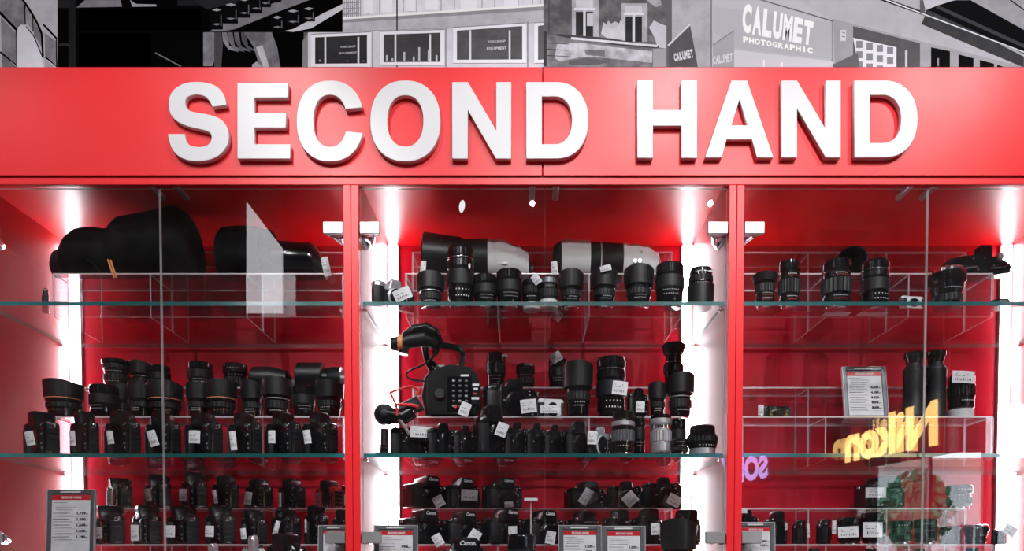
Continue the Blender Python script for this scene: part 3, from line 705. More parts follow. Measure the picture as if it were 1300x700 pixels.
def lens_proto(st):
    if st in PROTO: return PROTO[st]
    d = LENS[st]; out = []
    for nm, prof, mt, rib in d['s']:
        out.append((nm, seg(prof, mt, rib, 48 if rib else 36).mesh(nm), None))
    mk = MB()
    for z, r_, mt in d['mk']:
        marks(mk, z, r_ + .006, mt, -122 + random.uniform(-9, 9), -55 + random.uniform(-9, 9), random.randint(5, 8), random.uniform(.035, .055), random.uniform(.007, .012))
    out.append(('scale_markings', mk.mesh('scale_markings', False), 'pale engraved scale marks'))
    if d.get('hood'):
        z0, z1, r0, r1 = d['hood']; mb = MB(); petal(mb, z0, z1, r0 + (r1 - r0) * .55, r1, 'hood_black', .16 if not d.get('flip') else .22, flip=bool(d.get('flip')))
        out.append(('lens_hood', mb.mesh('lens_hood'), None))
    if d.get('cap') == 'lens_cap':
        rr = d['s'][-1][1][-1][0] if d['s'][-1][0] == 'front_ring' else .68
        mb = MB(); mb.lathe([(rr * .98, .955), (rr * .98, .985), (rr * .9, .995), (rr * .3, .995)], 'plastic', 30); mb.box(-rr * .35, rr * .35, -rr * .12, rr * .12, .99, 1.0, 'rubber')
        out.append(('lens_cap', mb.mesh('lens_cap'), None))
    elif d.get('cap') is None:
        mb = MB(); mb.lathe([(.80, .84), (.80, .88), (.72, .90), (.3, .90)], 'satin_black', 30); out.append(('lens_cap', mb.mesh('lens_cap'), None))
    elif d.get('cap') == 'dome':
        mb = MB(); mb.lathe([(.72, .74), (.70, .80), (.6, .87), (.4, .92), (.15, .945), (.02, .95)], 'front_glass', 30); out.append(('front_element', mb.mesh('front_element'), None))
    PROTO[st] = out
    return out

# ------------------------------------------------------------------ cameras (unit: height 1, front towards -y)
def body_rings(mb, poly, lv, m):
    cx = sum(p[0] for p in poly) / len(poly); cy = sum(p[1] for p in poly) / len(poly)
    mb.rings([[(cx + (x - cx) * k, cy + (y - cy) * k, z) for x, y in poly] for z, k in lv], m)
def rect(x0, x1, y0, y1, c=.06):
    return [(x0 + c, y0), (x1 - c, y0), (x1, y0 + c), (x1, y1 - c), (x1 - c, y1), (x0 + c, y1), (x0, y1 - c), (x0, y0 + c)]
YR = Matrix.Rotation(PI / 2, 4, 'X')       # lathe axis z -> -y
def cam_proto(kind):
    if kind in PROTO: return PROTO[kind]
    q = dict(dslr=(1.30, .74, 'plastic', 'plastic', .30), pro=(1.02, .76, 'plastic', 'plastic', .24), red=(1.30, .74, 'red_camera', 'plastic', .30),
             mirrorless=(1.42, .80, 'plastic', 'plastic', .30), retro=(1.55, .80, 'rubber', 'silver', .33), chrome=(1.4, .76, 'silver', 'silver', .32), compact=(1.6, .94, 'satin_black', 'satin_black', .33), white=(1.5, .9, 'white_cap', 'white_cap', .3))[kind]
    W, H, mb_m, top_m, mr = q; w = W / 2; out = []
    def o(nm, mb, lab=None): out.append((nm, mb.mesh(nm), lab))
    slim = kind in ('retro', 'compact', 'white', 'mirrorless', 'chrome')
    d0, d1 = (-.15, .15) if slim else (-.26, .26)
    g = .10 if slim else .18
    gx = -w + .34
    poly = [(-w + .04, d0 - g + .02), (-w + .14, d0 - g - .02), (gx - .06, d0 - g), (gx, d0 - g * .6), (gx + .05, d0), (w - .10, d0), (w - .02, d0 + .06), (w, d0 + .12), (w, d1 - .06), (w - .06, d1), (-w + .08, d1), (-w, d1 - .07), (-w - .01, d0 - g * .5)]
    mb = MB()
    if kind in ('retro',):
        body_rings(mb, poly, [(0, .96), (.025, 1), (H * .74, 1)], mb_m); body_rings(mb, poly, [(H * .742, .99), (H * .97, .99), (H, .95)], top_m)
    else:
        body_rings(mb, poly, [(0, .95), (.03, 1), (H * .86, 1), (H * .95, .98), (H, .90)], mb_m)
    if kind not in ('compact', 'white'):
        pw = .27 if not slim else .22
        fo = d0 - (.14 if not slim else .05)
        mb.rings([[(x * k + .02, y, z) for x, y in rect(-pw, pw, y0, y1, .05)] for z, k, y0, y1 in
                  ((H * .80, 1.25, d0 - .02, d1), (H * .9, 1.1, fo, d1), (.93, .92, fo - .05, d1 - .02), (.985, .74, fo - .03, d1 - .06), (1., .6, fo + .02, d1 - .1))], top_m)
    o('body', mb)
    # grip covering
    mb = MB(); gp = [(-w + .03, d0 - g), (-w + .14, d0 - g - .035), (gx - .05, d0 - g - .015), (gx + .012, d0 - g * .6), (gx + .03, d0 - .01), (-w + .1, d0 + .02), (-w - .022, d0 + .02), (-w - .03, d0 - g * .5)]
    body_rings(mb, gp, [(.05, .97), (.07, 1), (H * .78, 1), (H * .8, .96)], 'rubber'); o('grip', mb)
    # covers of the sockets on the left-hand side
    mb = MB()
    for k in range(4):
        z0 = .07 + k * (H - .2) / 4
        mb.box(w - .005, w + .02, d0 + .10, d1 - .03, z0, z0 + (H - .2) / 4 - .012, 'rubber', .008)
    mb.box(w - .17, w - .03, d0 - .014, d0 + .01, .08, H - .16, 'rubber', .01)
    o('port_cover', mb)
    # mount with body cap
    mc = (.10, H * .47)
    T = Matrix.Translation((mc[0], d0, mc[1])) @ YR
    mb = MB(); mb.lathe([(mr * 1.12, -.03), (mr * 1.12, .03), (mr, .045), (mr, .06)], 'plastic' if kind != 'retro' else 'silver', 36, T); o('mount_ring', mb)
    mb = MB(); mb.lathe([(mr * .93, .055), (mr * .93, .085), (mr * .86, .10), (mr * .55, .10), (mr * .52, .09), (.02, .09)], 'satin_black', 36, T); o('body_cap', mb)
    mb = MB(); mb.lathe([(.085, H - .03), (.085, H + .045), (.07, H + .06)], 'rubber', 20, rib=.06, c=(w - .17, .02))
    mb.lathe([(.06, H - .03), (.06, H + .02), (.05, H + .03)], 'plastic', 16, c=(w - .36, .06)); o('mode_dial', mb)
    mb = MB(); mb.lathe([(.05, H - .02), (.05, H + .022), (.03, H + .028)], 'chrome', 16, c=(-w + .17, d0 - g * .5)); o('shutter_button', mb, 'bright shutter button')
    mb = MB(); mb.box(-w + .18, -w + .36, -.02, .12, H - .01, H + .02, 'screen', .01); o('top_display', mb)
    if kind not in ('compact', 'white'):
        mb = MB(); mb.box(-.07, .11, -.05, .1, .995, 1.012, 'steel', .004); o('hot_shoe', mb, 'bright metal flash shoe')
        mb = MB(); mb.box(-.12, .16, d1 - .03, d1 + .07, .80, .96, 'rubber', .03); o('eyecup', mb)
    mb = MB(); mb.box(-.36, .36, d1 - .005, d1 + .02, .1, H * .8, 'screen', .01); o('rear_screen', mb)
    mb = MB()
    for s_ in (-1, 1):
        pts = [(s_ * w + math.cos(a) * .035 * 0 + s_ * .02, .0 + math.sin(a) * .045, H - .10 + math.cos(a) * .045) for a in [2 * PI * k / 10 for k in range(11)]]
        mb.tube(pts, .011, 'chrome', 6)
    for (x, z) in ((.46, .62), (.44, .34), (.47, .2), (-.24, .55)): mb.lathe([(.026, 0), (.026, .03), (.018, .04)], 'steel', 12, Matrix.Translation((x * w / .65, d0 + .005, z * H)) @ YR)
    o('strap_lug', mb, 'small bright strap loops')
    mb = MB()
    fr_ = random.Random(len(kind))
    for k_ in range(9):
        x_ = fr_.uniform(-.9, .95) * w; z_ = H * fr_.choice((.93, .9, .82))
        mb.box(x_ - .02, x_ + .02, d0 - .012, d0 - .004, z_ - .007, z_ + .007, 'white_mark')
    for k_ in range(5):
        z_ = H - .05 - .03 * k_; y_ = fr_.uniform(-.1, .12)
        mb.box(w + .002, w + .006, y_ - .025, y_ + .025, z_ - .006, z_ + .004, 'white_mark')
    if kind in ('dslr', 'pro'): mb.box(w - .26, w - .20, d0 - .012, d0 + .002, H * .78, H * .80, 'red_mark')
    o('body_markings', mb, 'tiny pale printed marks')
    PROTO[kind] = out
    return out
CDIM = dict(dslr=(1.30, .56), pro=(1.02, .56), red=(1.3, .56), mirrorless=(1.42, .36), retro=(1.55, .36), chrome=(1.4, .36), compact=(1.6, .34), white=(1.5, .34))

def make_tag(root, px, py, w, h, ang, Y):
    """paper price tag hanging in front of a thing, bent a little, with printed lines"""
    c = P(px, py, Y); k = (D + Y) / F
    w *= k; h *= k
    Mx = Matrix.Translation(c) @ Matrix.Rotation(-R(ang), 4, 'Y')
    mb = MB(); n = 5; t = .0005
    fr = []; bk = []
    for i in range(n + 1):
        u = i / n - .5; y = -.0035 * math.cos(u * PI)
        fr += [(u * w, y, -h / 2), (u * w, y, h / 2)]; bk += [(u * w, y + t, -h / 2), (u * w, y + t, h / 2)]
    vs = [Mx @ Vector(p) for p in fr + bk]; o = len(fr); fs = []
    for i in range(n):
        a = 2 * i; fs += [(a, a + 2, a + 3, a + 1), (o + a, o + a + 1, o + a + 3, o + a + 2), (a, o + a, o + a + 2, a + 2), (a + 1, a + 3, o + a + 3, o + a + 1)]
    fs += [(0, 1, o + 1, o), (2 * n, o + 2 * n, o + 2 * n + 1, 2 * n + 1)]
    mb.add(vs, fs, 'paper')
    def bar(u0, u1, v0, v1):
        q = []
        for u, v in ((u0, v0), (u1, v0), (u1, v1), (u0, v1)):
            y = -.0035 * math.cos(u * PI) - .0005
            q.append(Mx @ Vector((u * w, y, v * h)))
        mb.add(q, [(0, 1, 2, 3)], 'ink')
    x = -.36
    while x < .34:
        d_ = random.choice((.03, .05, .07)); bar(x, x + d_ * .6, -.32, -.14 + random.uniform(-.04, .04)); x += d_ + .035
    bar(-.36, .2, .22, .26); bar(-.36, .05, .06, .1)
    me = mb.mesh('price_tag', False)
    ob = link('price_tag', me, root); ob['label'] = 'white paper price tag'
    iv = (Matrix.Translation(root.location) @ root.rotation_euler.to_matrix().to_4x4()).inverted()
    me.transform(iv)
    return ob

def drop(kind_name, label, cat, group, parts, px0, px1, ytop, z, Y, yaw=0, pw=None, dims=None, tg=None, roll=None, name=None, zs=None):
    pxc = (px0 + px1) / 2
    zt = P(pxc, ytop, Y).z; h = max(.008, zt - z)
    k = (D + Y) / F; wpx = (px1 - px0) * k
    X = XatZ(pxc, z + h * .5, Y)
    root = thing(name, label, cat, (X, Y, z + .0004), R(yaw), group)
    if dims is None: sx = sy = wpx / 2
    else:
        cs, sn = math.cos(R(yaw)), math.sin(R(yaw)); c, s = abs(cs), abs(sn)
        co = [(v.co.x, v.co.y) for nm, me, lab in parts for v in me.vertices]
        front = Y < .1; room = .126
        for step in range(60):                    # fit the true outline to its width and to the free depth
            q = (.82 if front else .95) - step * .02
            xs = [x * cs - y * q * sn for x, y in co]; sx = wpx / (max(xs) - min(xs)); sy = sx * q
            ys = [(x * sn + y * q * cs) * sx for x, y in co]
            if not front or max(ys) - min(ys) < room or q < .45: break
        lo, hi = min(ys), max(ys)
        if front: Y = min(max(Y, .001 - lo), max(.0655 - (lo + hi) / 2, .131 - hi)) if hi - lo < room else .0655 - (lo + hi) / 2
        root.location.y = Y
        root.location.x = XatZ(pxc, z + h * .5, Y) - (max(xs) + min(xs)) / 2 * sx
    for nm, me, lab in parts:
        ob = link(nm, me, root, scale=(sx, sy, h))
        if lab: ob['label'] = lab
    if tg:
        if not isinstance(tg, list): tg = [tg]
        for t_ in tg:
            fy = Y - (wpx / 2 if dims is None else (dims[0] * sx / 2 * s + dims[1] * sx * .75 * c)) - .004
            make_tag(root, *t_, max(.016, fy))
    return root
SURF = {}
for i in range(3):
    SURF[i, 0] = SH[i]; SURF[i, 1] = SH[i] + T1; SURF[i, 2] = SH[i] + T2
YD = {0: .066, 1: .195, 2: .328}
def lens(style, px0, px1, ytop, sh, tier, label, tg=None, Y=None, group=None, yaw=None, name='camera_lens'):
    g = group or ['lenses on the top shelves', 'lenses on the second shelves', 'lenses on the lowest visible shelves'][sh]
    return drop(style, label, 'lens', g, lens_proto(style), px0, px1, ytop, SURF[sh, tier], Y if Y is not None else YD[tier], yaw if yaw is not None else random.uniform(-25, 25), tg=tg, name=name)
def camera(style, px0, px1, ytop, sh, tier, yaw, label, tg=None, Y=None, group=None, brand=None):
    g = group or ['cameras on the top shelves', 'cameras on the second shelves', 'cameras on the lowest visible shelves'][sh]
    r_ = drop(style, label, 'camera', g, cam_proto(style), px0, px1, ytop, SURF[sh, tier], Y if Y is not None else YD[tier], yaw, dims=CDIM[style], tg=tg, name='camera')
    if brand:
        bd = [c for c in r_.children if c.name.startswith('body')][0]
        mb = MB(); W = CDIM[style][0]; slim = style in ('mirrorless', 'retro')
        y = (-.26 - .19 if not slim else -.15 - .05) - .010
        put_text(mb, brand, [(-.15, y + .01, .845), (.19, y + .01, .845), (.16, y - .002, .945), (-.12, y - .002, .945)], 'white_mark', .02)
        link('brand_lettering', mb.mesh('brand_lettering', False), r_, scale=bd.scale)
    return r_
def flat_lens(rings, z, Y, label, parts_at, px_mark, name='telephoto_lens', tg=None, group=None, cat='lens', tilt=0):
    """lens lying along the shelf; rings = (px, radius in px); parts_at = list of (name, i0, i1, material, ribbed)"""
    k = (D + Y) / F
    x0 = XatZ(rings[0][0], z + .04, Y); x1 = XatZ(rings[-1][0], z + .04, Y)
    root = thing(name, label, cat, ((x0 + x1) / 2, Y, z + .0005), 0, group)
    rmax = max(r_ for _, r_ in rings) * k
    for nm, i0, i1, mt, rib in parts_at:
        mb = MB(); rs = []; n = 40
        for px, r_ in rings[i0:i1 + 1]:
            x = XatZ(px, z + .04, Y) - root.location.x; q = r_ * k
            zc = rmax + tilt * (x) if tilt is not None else q
            zc = max(zc, q)
            rs.append([(x, q * math.cos(2 * PI * i / n) * (1 - rib * (i % 2)), zc + q * math.sin(2 * PI * i / n) * (1 - rib * (i % 2))) for i in range(n)])
        mb.rings(rs, mt); link(nm, mb.mesh(nm), root)
    if tg: make_tag(root, *tg, max(.016, Y - rmax - .004))
    return root, k, rmax

PRINT = ['lorem', 0]
def sign_holder(px0, px1, ytop, ybot, z, Y, label, prices, lean=8, yaw=0):
    """upright clear holder with dark border and a printed price sheet"""
    pc = (px0 + px1) / 2
    top = P(pc, ytop, Y).z; h = top - z; w = (px1 - px0) * (D + Y) / F
    t = thing('price_holder', label, 'price sign', (XatZ(pc, z + h / 2, Y), Y, z + .0004), R(yaw), 'price holders with a red header')
    L = Matrix.Rotation(-R(lean), 4, 'X')
    def bx(mb, x0, x1, y0, y1, z0, z1, m, b=0): mb.box(x0, x1, y0, y1, z0, z1, m, b, L)
    bw = .0115; a = w / 2
    mb = MB()
    for (x0, x1, z0, z1) in ((-a, -a + bw, 0, h), (a - bw, a, 0, h), (-a + bw, a - bw, h - bw * .8, h), (-a + bw, a - bw, 0, bw)): bx(mb, x0, x1, -.002, .004, z0, z1, 'grey_metal', .001)
    bx(mb, -a + bw, a - bw, .001, .004, bw, h - bw * .8, 'grey_metal'); link('frame', mb.mesh('frame'), t)
    mb = MB()
    for (x0, x1, z0, z1) in ((-a - .002, -a, 0, h + .002), (a, a + .002, 0, h + .002), (-a, a, h, h + .002)): bx(mb, x0, x1, -.004, .006, z0, z1, 'acrylic_edge')
    bx(mb, -a * .45, a * .4, -.0035, -.0021, h - bw * .62, h - bw * .22, 'white_cap')
    bx(mb, -a, a, .004, .03, 0, .003, 'acrylic_edge'); link('clear_rim', mb.mesh('clear_rim', False), t)['label'] = 'pale clear rim and foot'
    sx = a - bw - .001; z0, z1 = bw + .002, h - bw - .002
    mb = MB(); bx(mb, -sx, sx, -.0012, .0009, z0, z1, 'paper'); sh = link('price_sheet', mb.mesh('price_sheet', False), t); sh['label'] = 'printed white sheet'
    mb = MB(); hh = (sx * 2) * .13
    bx(mb, -sx, sx, -.0018, -.0013, z1 - hh, z1, 'red_camera'); link('header', mb.mesh('header', False), sh)['label'] = 'red header strip'
    mb = MB()
    def tx(s, x0, x1, zb, zt, m, bold=.03): put_text(mb, s, [L @ Vector((x0, -.0021, zb)), L @ Vector((x1, -.0021, zb)), L @ Vector((x1, -.0021, zt)), L @ Vector((x0, -.0021, zt))], m, bold)
    tx('SECOND HAND', -sx * .5, sx * .55, z1 - hh * .74, z1 - hh * .26, 'white_mark')
    H_ = z1 - z0 - hh; rnd = random.Random(int(px0))
    def line(x0, x1, zc, tk):
        mb.add([L @ Vector((x0, -.0021, zc - tk)), L @ Vector((x1, -.0021, zc - tk)), L @ Vector((x1, -.0021, zc + tk)), L @ Vector((x0, -.0021, zc + tk))], [(0, 1, 2, 3)], 'ink')
    def words(x0, x1, zc, tk):
        x = x0
        while x < x1:
            l = rnd.uniform(.05, .14) * sx; line(x, min(x + l, x1), zc, tk); x += l + .03 * sx
    zc = z1 - hh - sx * .14; words(-sx * .92, -sx * .2, zc, sx * .012)
    for k in range(3): zc -= sx * .125; words(-sx * .8, sx * rnd.uniform(-.1, .4), zc, sx * .010)
    zc -= sx * .2
    for pr in prices:
        if zc < z0 + .01: break
        words(-sx * .92, -sx * .05, zc + sx * .02, sx * .016); tx(pr, sx * .32, sx * .9, zc - sx * .06, zc + sx * .09, 'ink', .055)
        zc -= sx * .11; words(-sx * .86, sx * .1, zc, sx * .008)
        line(-sx * .95, sx * .95, zc - sx * .06, sx * .003); zc -= sx * .2
    link('printed_text', mb.mesh('printed_text', False), sh)['label'] = 'black and white print'
    return t
# ================================================================== LEFT CABINET
# top shelf: two padded long lenses lying on the riser
zt = SURF[0, 1]
t, k, rm = flat_lens([(70, 12), (74, 16), (84, 18), (86, 21), (92, 25), (104, 29), (120, 30), (140, 29), (150, 30), (152, 33), (160, 36), (172, 37), (226, 42), (229, 42), (240, 39), (246, 34), (250, 27)], zt, .170,
    'long lens in a black padded cover with a copper strap and wide hood', [('rear_end', 0, 3, 'rubber', 0), ('padded_cover', 3, 8, 'fabric', 0), ('padded_hood', 8, 16, 'fabric', 0)], 0, group='padded long lenses on the top shelf', tilt=None)
mb = MB(); p = t.location
def wp(px, py, Y): return P(px, py, Y) - t.location
for px, w in ((139, 3.0), (142, 2)):
    mb.tube([wp(px - 3, 324, .122), wp(px, 336, .104), wp(px + 4, 347, .104), wp(px + 6, 353, .108)], .0028, 'orange_mark', 6)
link('copper_strap', mb.mesh('copper_strap'), t)['label'] = 'copper coloured strap edge'
mb = MB()
mb.tube([wp(110, 318, .17), wp(112, 314, .17), (wp(116, 315, .17)), wp(117, 319, .17)], .0016, 'rubber', 6)
mb.tube([wp(122, 319, .2), wp(125, 316, .2), wp(131, 317, .2)], .0022, 'rubber', 6)
mb.tube([wp(146, 304, .19), wp(150, 302, .19), wp(164, 302, .19), wp(176, 300, .19)], .004, 'fabric', 6)
mb.tube([wp(88, 333, .125), wp(100, 322, .115), wp(118, 335, .104), wp(128, 346, .104)], .003, 'fabric', 6)
link('strap_loops', mb.mesh('strap_loops'), t)
t, k, rm = flat_lens([(281, 22), (283, 28), (288, 31), (312, 32), (334, 31), (336, 27), (340, 30), (348, 29), (352, 23), (360, 23), (396, 22), (402, 20), (410, 13), (414, 12)], zt, .185,
    'black cloth hooded long lens with a white tag at its narrow end', [('cloth_hood', 0, 4, 'fabric', 0), ('furry_ring', 4, 8, 'fabric', .06), ('lens_body', 8, 11, 'satin_black', 0), ('rear_end', 11, 13, 'rubber', 0)], 0, group='padded long lenses on the top shelf', tilt=None,
    tg=(414, 339, 9, 24, 12))
camera('compact', 46, 70, 371, 0, 0, -60, 'small black compact camera standing beside the riser of the padded lenses', Y=.07)

# second shelf, front row of bodies seen from their socket side
fr = [(26, 83, 525, (38, 557, 11, 18, 12)), (86, 131, 524, (92, 557, 7, 18, 4)), (130, 184, 524, (140, 556, 8, 16, 8)), (182, 234, 526, (194, 557, 11, 20, 18)), (232, 287, 526, (247, 555, 14, 16, -2)), (287, 336, 526, (296, 560, 8, 24, 6)), (335, 386, 525, (345, 555, 9, 16, 0)), (382, 431, 525, (390, 555, 9, 17, 8))]
fl = ['black camera body by the side wall in the front row, tag at its mount',
      'narrow black camera body under the gap beside the lone gold-ringed lens',
      'black camera body in front of the stacked lenses by the light',
      'black camera body with a slanted tag below the widest gold-ringed lens',
      'black camera body with a square tag just past the door seam',
      'black camera body with a long curled tag in the front row',
      'black camera body with a narrow upright tag, second from the pillar',
      'black camera body with upright tag ending the front row at the pillar']
for (a, b, y, tg), l in zip(fr, fl): camera('dslr', a, b, y, 1, 0, random.uniform(-41, -34), l, tg=tg, Y=.064, group='black camera bodies in the front row')
L2 = [('gold', 58, 104, 486, 'lone gold-ringed hooded lens standing in front of the white side wall'),
      ('prime', 115, 150, 491, 'plain black lens in front of the strip light'),
      ('hooded', 141, 168, 489, 'small black lens half hidden beside the plain one before the strip light'),
      ('hooded', 164, 196, 488, 'black hooded lens beside the widest gold-ringed lens'),
      ('gold', 188, 231, 487, 'widest gold-ringed black lens crossing the door seam'),
      ('hooded', 237, 267, 488, 'black hooded lens past the door seam with another lens behind it'),
      ('gold', 262, 300, 485, 'black petal hooded lens with a gold ring above the square tag'),
      ('hooded', 306, 336, 486, 'black hooded lens under the narrow end of the lying lens'),
      ('wide', 333, 371, 482, 'stout black lens with flared hood in front of the lying lens'),
      ('prime', 372, 400, 491, 'plain dark lens between two hooded lenses near the pillar'),
      ('hooded', 400, 437, 486, 'black hooded lens standing closest to the pillar')]
for st, a, b, y, l in L2: lens(st, a, b, y, 1, 1, l, Y=.225 if a in (141, 306) else .185, group='lenses on the lower riser step of the second shelf')
L3 = [('zoom', 131, 166, 459, 'tall black lens on the upper step by the strip light'),
      ('wide', 166, 192, 460, 'black lens with round hood on the upper step'),
      ('prime', 190, 216, 466, 'shorter black lens on the upper step before the door seam'),
      ('prime', 239, 270, 462, 'black lens on the upper step just past the door seam'),
      ('squat', 284, 314, 464, 'short black lens with a pale rim on the upper step')]
for st, a, b, y, l in L3: lens(st, a, b, y, 1, 2, l, group='lenses on the upper riser step of the second shelf')
flat_lens([(320, 13), (322, 15), (345, 15), (366, 12.5), (368, 10), (372, 8), (379, 9), (381, 7)], SURF[1, 2], .325, 'black lens lying on the upper step with its hood towards the door seam',
          [('lens_hood', 0, 3, 'hood_black', 0), ('barrel', 3, 5, 'plastic', 0), ('mount', 5, 7, 'grey_metal', 0)], 0, name='camera_lens', group='lenses lying on the upper riser step', tilt=None)
flat_lens([(378, 15), (380, 17.5), (411, 17.5), (412, 14), (418, 14), (420, 14.8), (434, 14.8), (435, 13), (443, 12)], SURF[1, 2], .325, 'stout black lens lying on the upper step beside the pillar',
          [('lens_hood', 0, 2, 'hood_black', 0), ('barrel', 2, 4, 'plastic', 0), ('focus_ring', 4, 6, 'rubber', .03), ('mount', 6, 8, 'grey_metal', 0)], 0, name='camera_lens', group='lenses lying on the upper riser step', tilt=None)
# third shelf
a2 = [(131, 174, 608, (139, 632, 7, 18, 0)), (179, 223, 604, (188, 629, 7, 16, 8)), (226, 268, 601, (232, 629, 9, 15, -2)), (268, 307, 605, (273, 631, 5, 17, 10)), (309, 350, 610, (315, 633, 9, 16, -8)), (351, 391, 610, (355, 635, 4, 18, 0))]
al = ['black camera body on the upper step by the strip light with a curled tag', 'black camera body second from the strip light on the upper step', 'tall black camera body on the upper step with a wide square tag',
      'black camera body on the upper step with a narrow slanted tag', 'black camera body with a large tilted tag on the upper step', 'black camera body with a thin edge-on tag next to the red one']
for (a, b, y, tg), l in zip(a2, al): camera('dslr', a, b, y, 2, 2, random.uniform(-54, -42), l, tg=tg, group='camera bodies on the upper step of the third shelf')
camera('red', 399, 437, 611, 2, 2, -48, 'glossy red camera body, the only red one', tg=(404, 634, 6, 16, 0), group='camera bodies on the upper step of the third shelf')
camera('dslr', 432, 462, 607, 2, 2, -48, 'black camera body cut off by the pillar beside the red camera', tg=(440, 635, 6, 14, 0), group='camera bodies on the upper step of the third shelf')
a3 = [(113, 166, 643, (124, 677, 11, 15, 4), 'dslr'), (164, 211, 643, (171, 677, 10, 20, 0), 'dslr'), (208, 259, 644, (215, 675, 14, 15, -2), 'dslr'), (257, 303, 643, (266, 675, 11, 14, -2), 'dslr'), (303, 343, 648, (309, 678, 7, 14, 6), 'dslr'), (343, 385, 646, (351, 671, 6, 19, -16), 'dslr'), (384, 420, 643, (388, 668, 2.5, 17, 0), 'dslr'), (421, 450, 648, None, 'dslr')]
al = ['black camera body beside the price board on the lower step', 'black camera body with a folded tag, second from the price board', 'black camera body with a wide white tag at the door seam, lower step',
      'black camera body with a square tag above the silver compact', 'black camera body behind the silver grey camera', 'black camera body with a tilted long tag on the lower step', 'black camera body behind the front price board',
      'black camera body half behind the pillar on the lower step']
for (a, b, y, tg, st), l in zip(a3, al): camera(st, a, b, y, 2, 1, random.uniform(-52, -42), l, tg=tg, group='camera bodies on the lower step of the third shelf')
camera('chrome', 303, 341, 681, 2, 0, -40, 'silver grey camera in the front row under the black bodies', Y=.085)
camera('pro', 336, 392, 678, 2, 0, -35, 'large dark camera in the front row near the price board', Y=.062)
camera('chrome', 252, 290, 691, 2, 0, -30, 'dark silver camera whose top just shows at the bottom edge', Y=.06)
sign_holder(57, 117, 622, 695, SURF[2, 0], .055, 'price board of five prices leaning by the white side wall', ['1.719.-', '1.650.-', '1.549.-', '1.339.-', '1.199.-'], 4)
sign_holder(404, 442, 668, 740, SURF[2, 0], .030, 'price board cut by the pillar, below the red camera', ['32.-', '29.-'], 4)

# ================================================================== MIDDLE CABINET
camera('retro', 475, 524, 357, 0, 0, 38, 'silver and black camera with a large slanted tag on the top shelf', tg=(511, 374, 22, 15, 24), Y=.066)
LM = [('wide', 529, 564, 350, 'short black lens with a flared petal hood next to the silver camera', .07, None),
      ('tele', 568, 602, 316, 'tallest black lens, with a white oval sticker on its side', .07, None),
      ('prime', 601, 631, 352, 'black lens between the tallest lens and the ribbed round one', .072, None),
      ('prime', 630, 663, 346, 'rounded glossy black lens in front of the white lens barrel', .072, None),
      ('clear_base', 663, 687, 357, 'small black lens on a white cap with a tilted tag on top', .08, (681, 355, 10, 12, 35)),
      ('white_base', 684, 709, 355, 'small grey ringed lens on a white cap at the door seam', .07, None),
      ('hooded', 709, 741, 347, 'black petal hooded lens just past the door seam', .07, None),
      ('hooded', 750, 784, 345, 'straight hooded black lens with a curled paper on its top', .07, (769, 341, 14, 7, 14)),
      ('hooded', 792, 830, 342, 'black lens with a deep scooped hood and a bright cap', .07, None),
      ('prime', 832, 868, 338, 'glossy black barrel lens in front of the strip light', .066, None),
      ('hood_rev', 872, 907, 343, 'black lens with reversed hood beside the white side wall', .07, (903, 345, 7, 2.5, -8))]
for st, a, b, y, l, Y, tg in LM: lens(st, a, b, y, 0, 0, l, Y=Y, tg=tg, group='lenses standing along the top shelf', yaw=random.uniform(-10, 10))
s_ = MB(); c_ = P(596, 338, .032); s_.lathe([(.0001, 0), (.0045, 0), (.0045, .0006)], 'white_cap', 20, Matrix.Translation(c_) @ Matrix.Diagonal((.7, 1, 1.7, 1)) @ YR)
ob = [o for o in COL.objects if o.get('label', '').startswith('tallest black lens')][0]
me = s_.mesh('sticker'); st_o = link('sticker', me, ob); me.transform((Matrix.Translation(ob.location) @ ob.rotation_euler.to_matrix().to_4x4()).inverted()); st_o['label'] = 'white oval sticker'
zt = SURF[0, 1]
GW = 'white long lenses lying on the riser'
t, k, rm = flat_lens([(538, 27), (540, 29), (585, 26), (588, 25), (620, 25), (624, 24.5), (628, 23.8), (632, 24.6), (640, 24), (656, 20), (658, 20.6), (668, 17), (671, 15.5), (673, 11), (677, 11)], zt, .194,
    'white long lens with a wide black hood behind the tallest lens', [('lens_hood', 0, 2, 'hood_black', 0), ('focus_ring', 2, 4, 'rubber', .02), ('barrel', 4, 12, 'lens_white', 0), ('rear_cap', 12, 14, 'rubber', 0)], 0, group=GW, tilt=None, tg=(537, 343, 7, 22, -4))
mb = MB()
mb.tube([wp(634, 323, .17), wp(640, 321, .15), wp(648, 323, .17)], .005, 'lens_white', 8); mb.box(-.01, .01, -.004, .004, -.012, .008, 'lens_white', .002, Matrix.Translation(wp(640, 331, .146)))
mb.tube([wp(650, 325, .18), wp(650, 321, .18)], .003, 'chrome', 8); link('tripod_collar', mb.mesh('tripod_collar'), t)
t, k, rm = flat_lens([(702, 20), (704, 22), (712, 24), (716, 25), (748, 24.4), (749, 23.8), (761, 23.4), (762, 24), (763, 23.4), (789, 22.5), (790, 23.2), (800, 22), (806, 22.6), (816, 21), (820, 21.4), (832, 17), (834, 17), (838, 11), (842, 11)], zt, .200,
    'white long lens with two broad black bands by the door seam', [('front_cap', 0, 2, 'rubber', 0), ('barrel_front', 2, 4, 'lens_white', 0), ('focus_ring', 4, 6, 'rubber', .02), ('accent_ring', 6, 7, 'lens_white', 0), ('zoom_ring', 7, 9, 'rubber', .02), ('barrel', 9, 16, 'lens_white', 0), ('rear_cap', 16, 18, 'rubber', 0)], 0, group=GW, tilt=None, tg=(704, 341, 8, 17, 6))
mb = MB()
for px in (806, 812): mb.lathe([(.008, -.004), (.008, .004), (.006, .006)], 'silver', 16, Matrix.Translation(wp(px, 332, .153)) @ YR)
mb.tube([wp(806, 322, .16), wp(813, 320, .15), wp(820, 323, .17)], .005, 'lens_white', 8)
link('tripod_collar', mb.mesh('tripod_collar'), t)

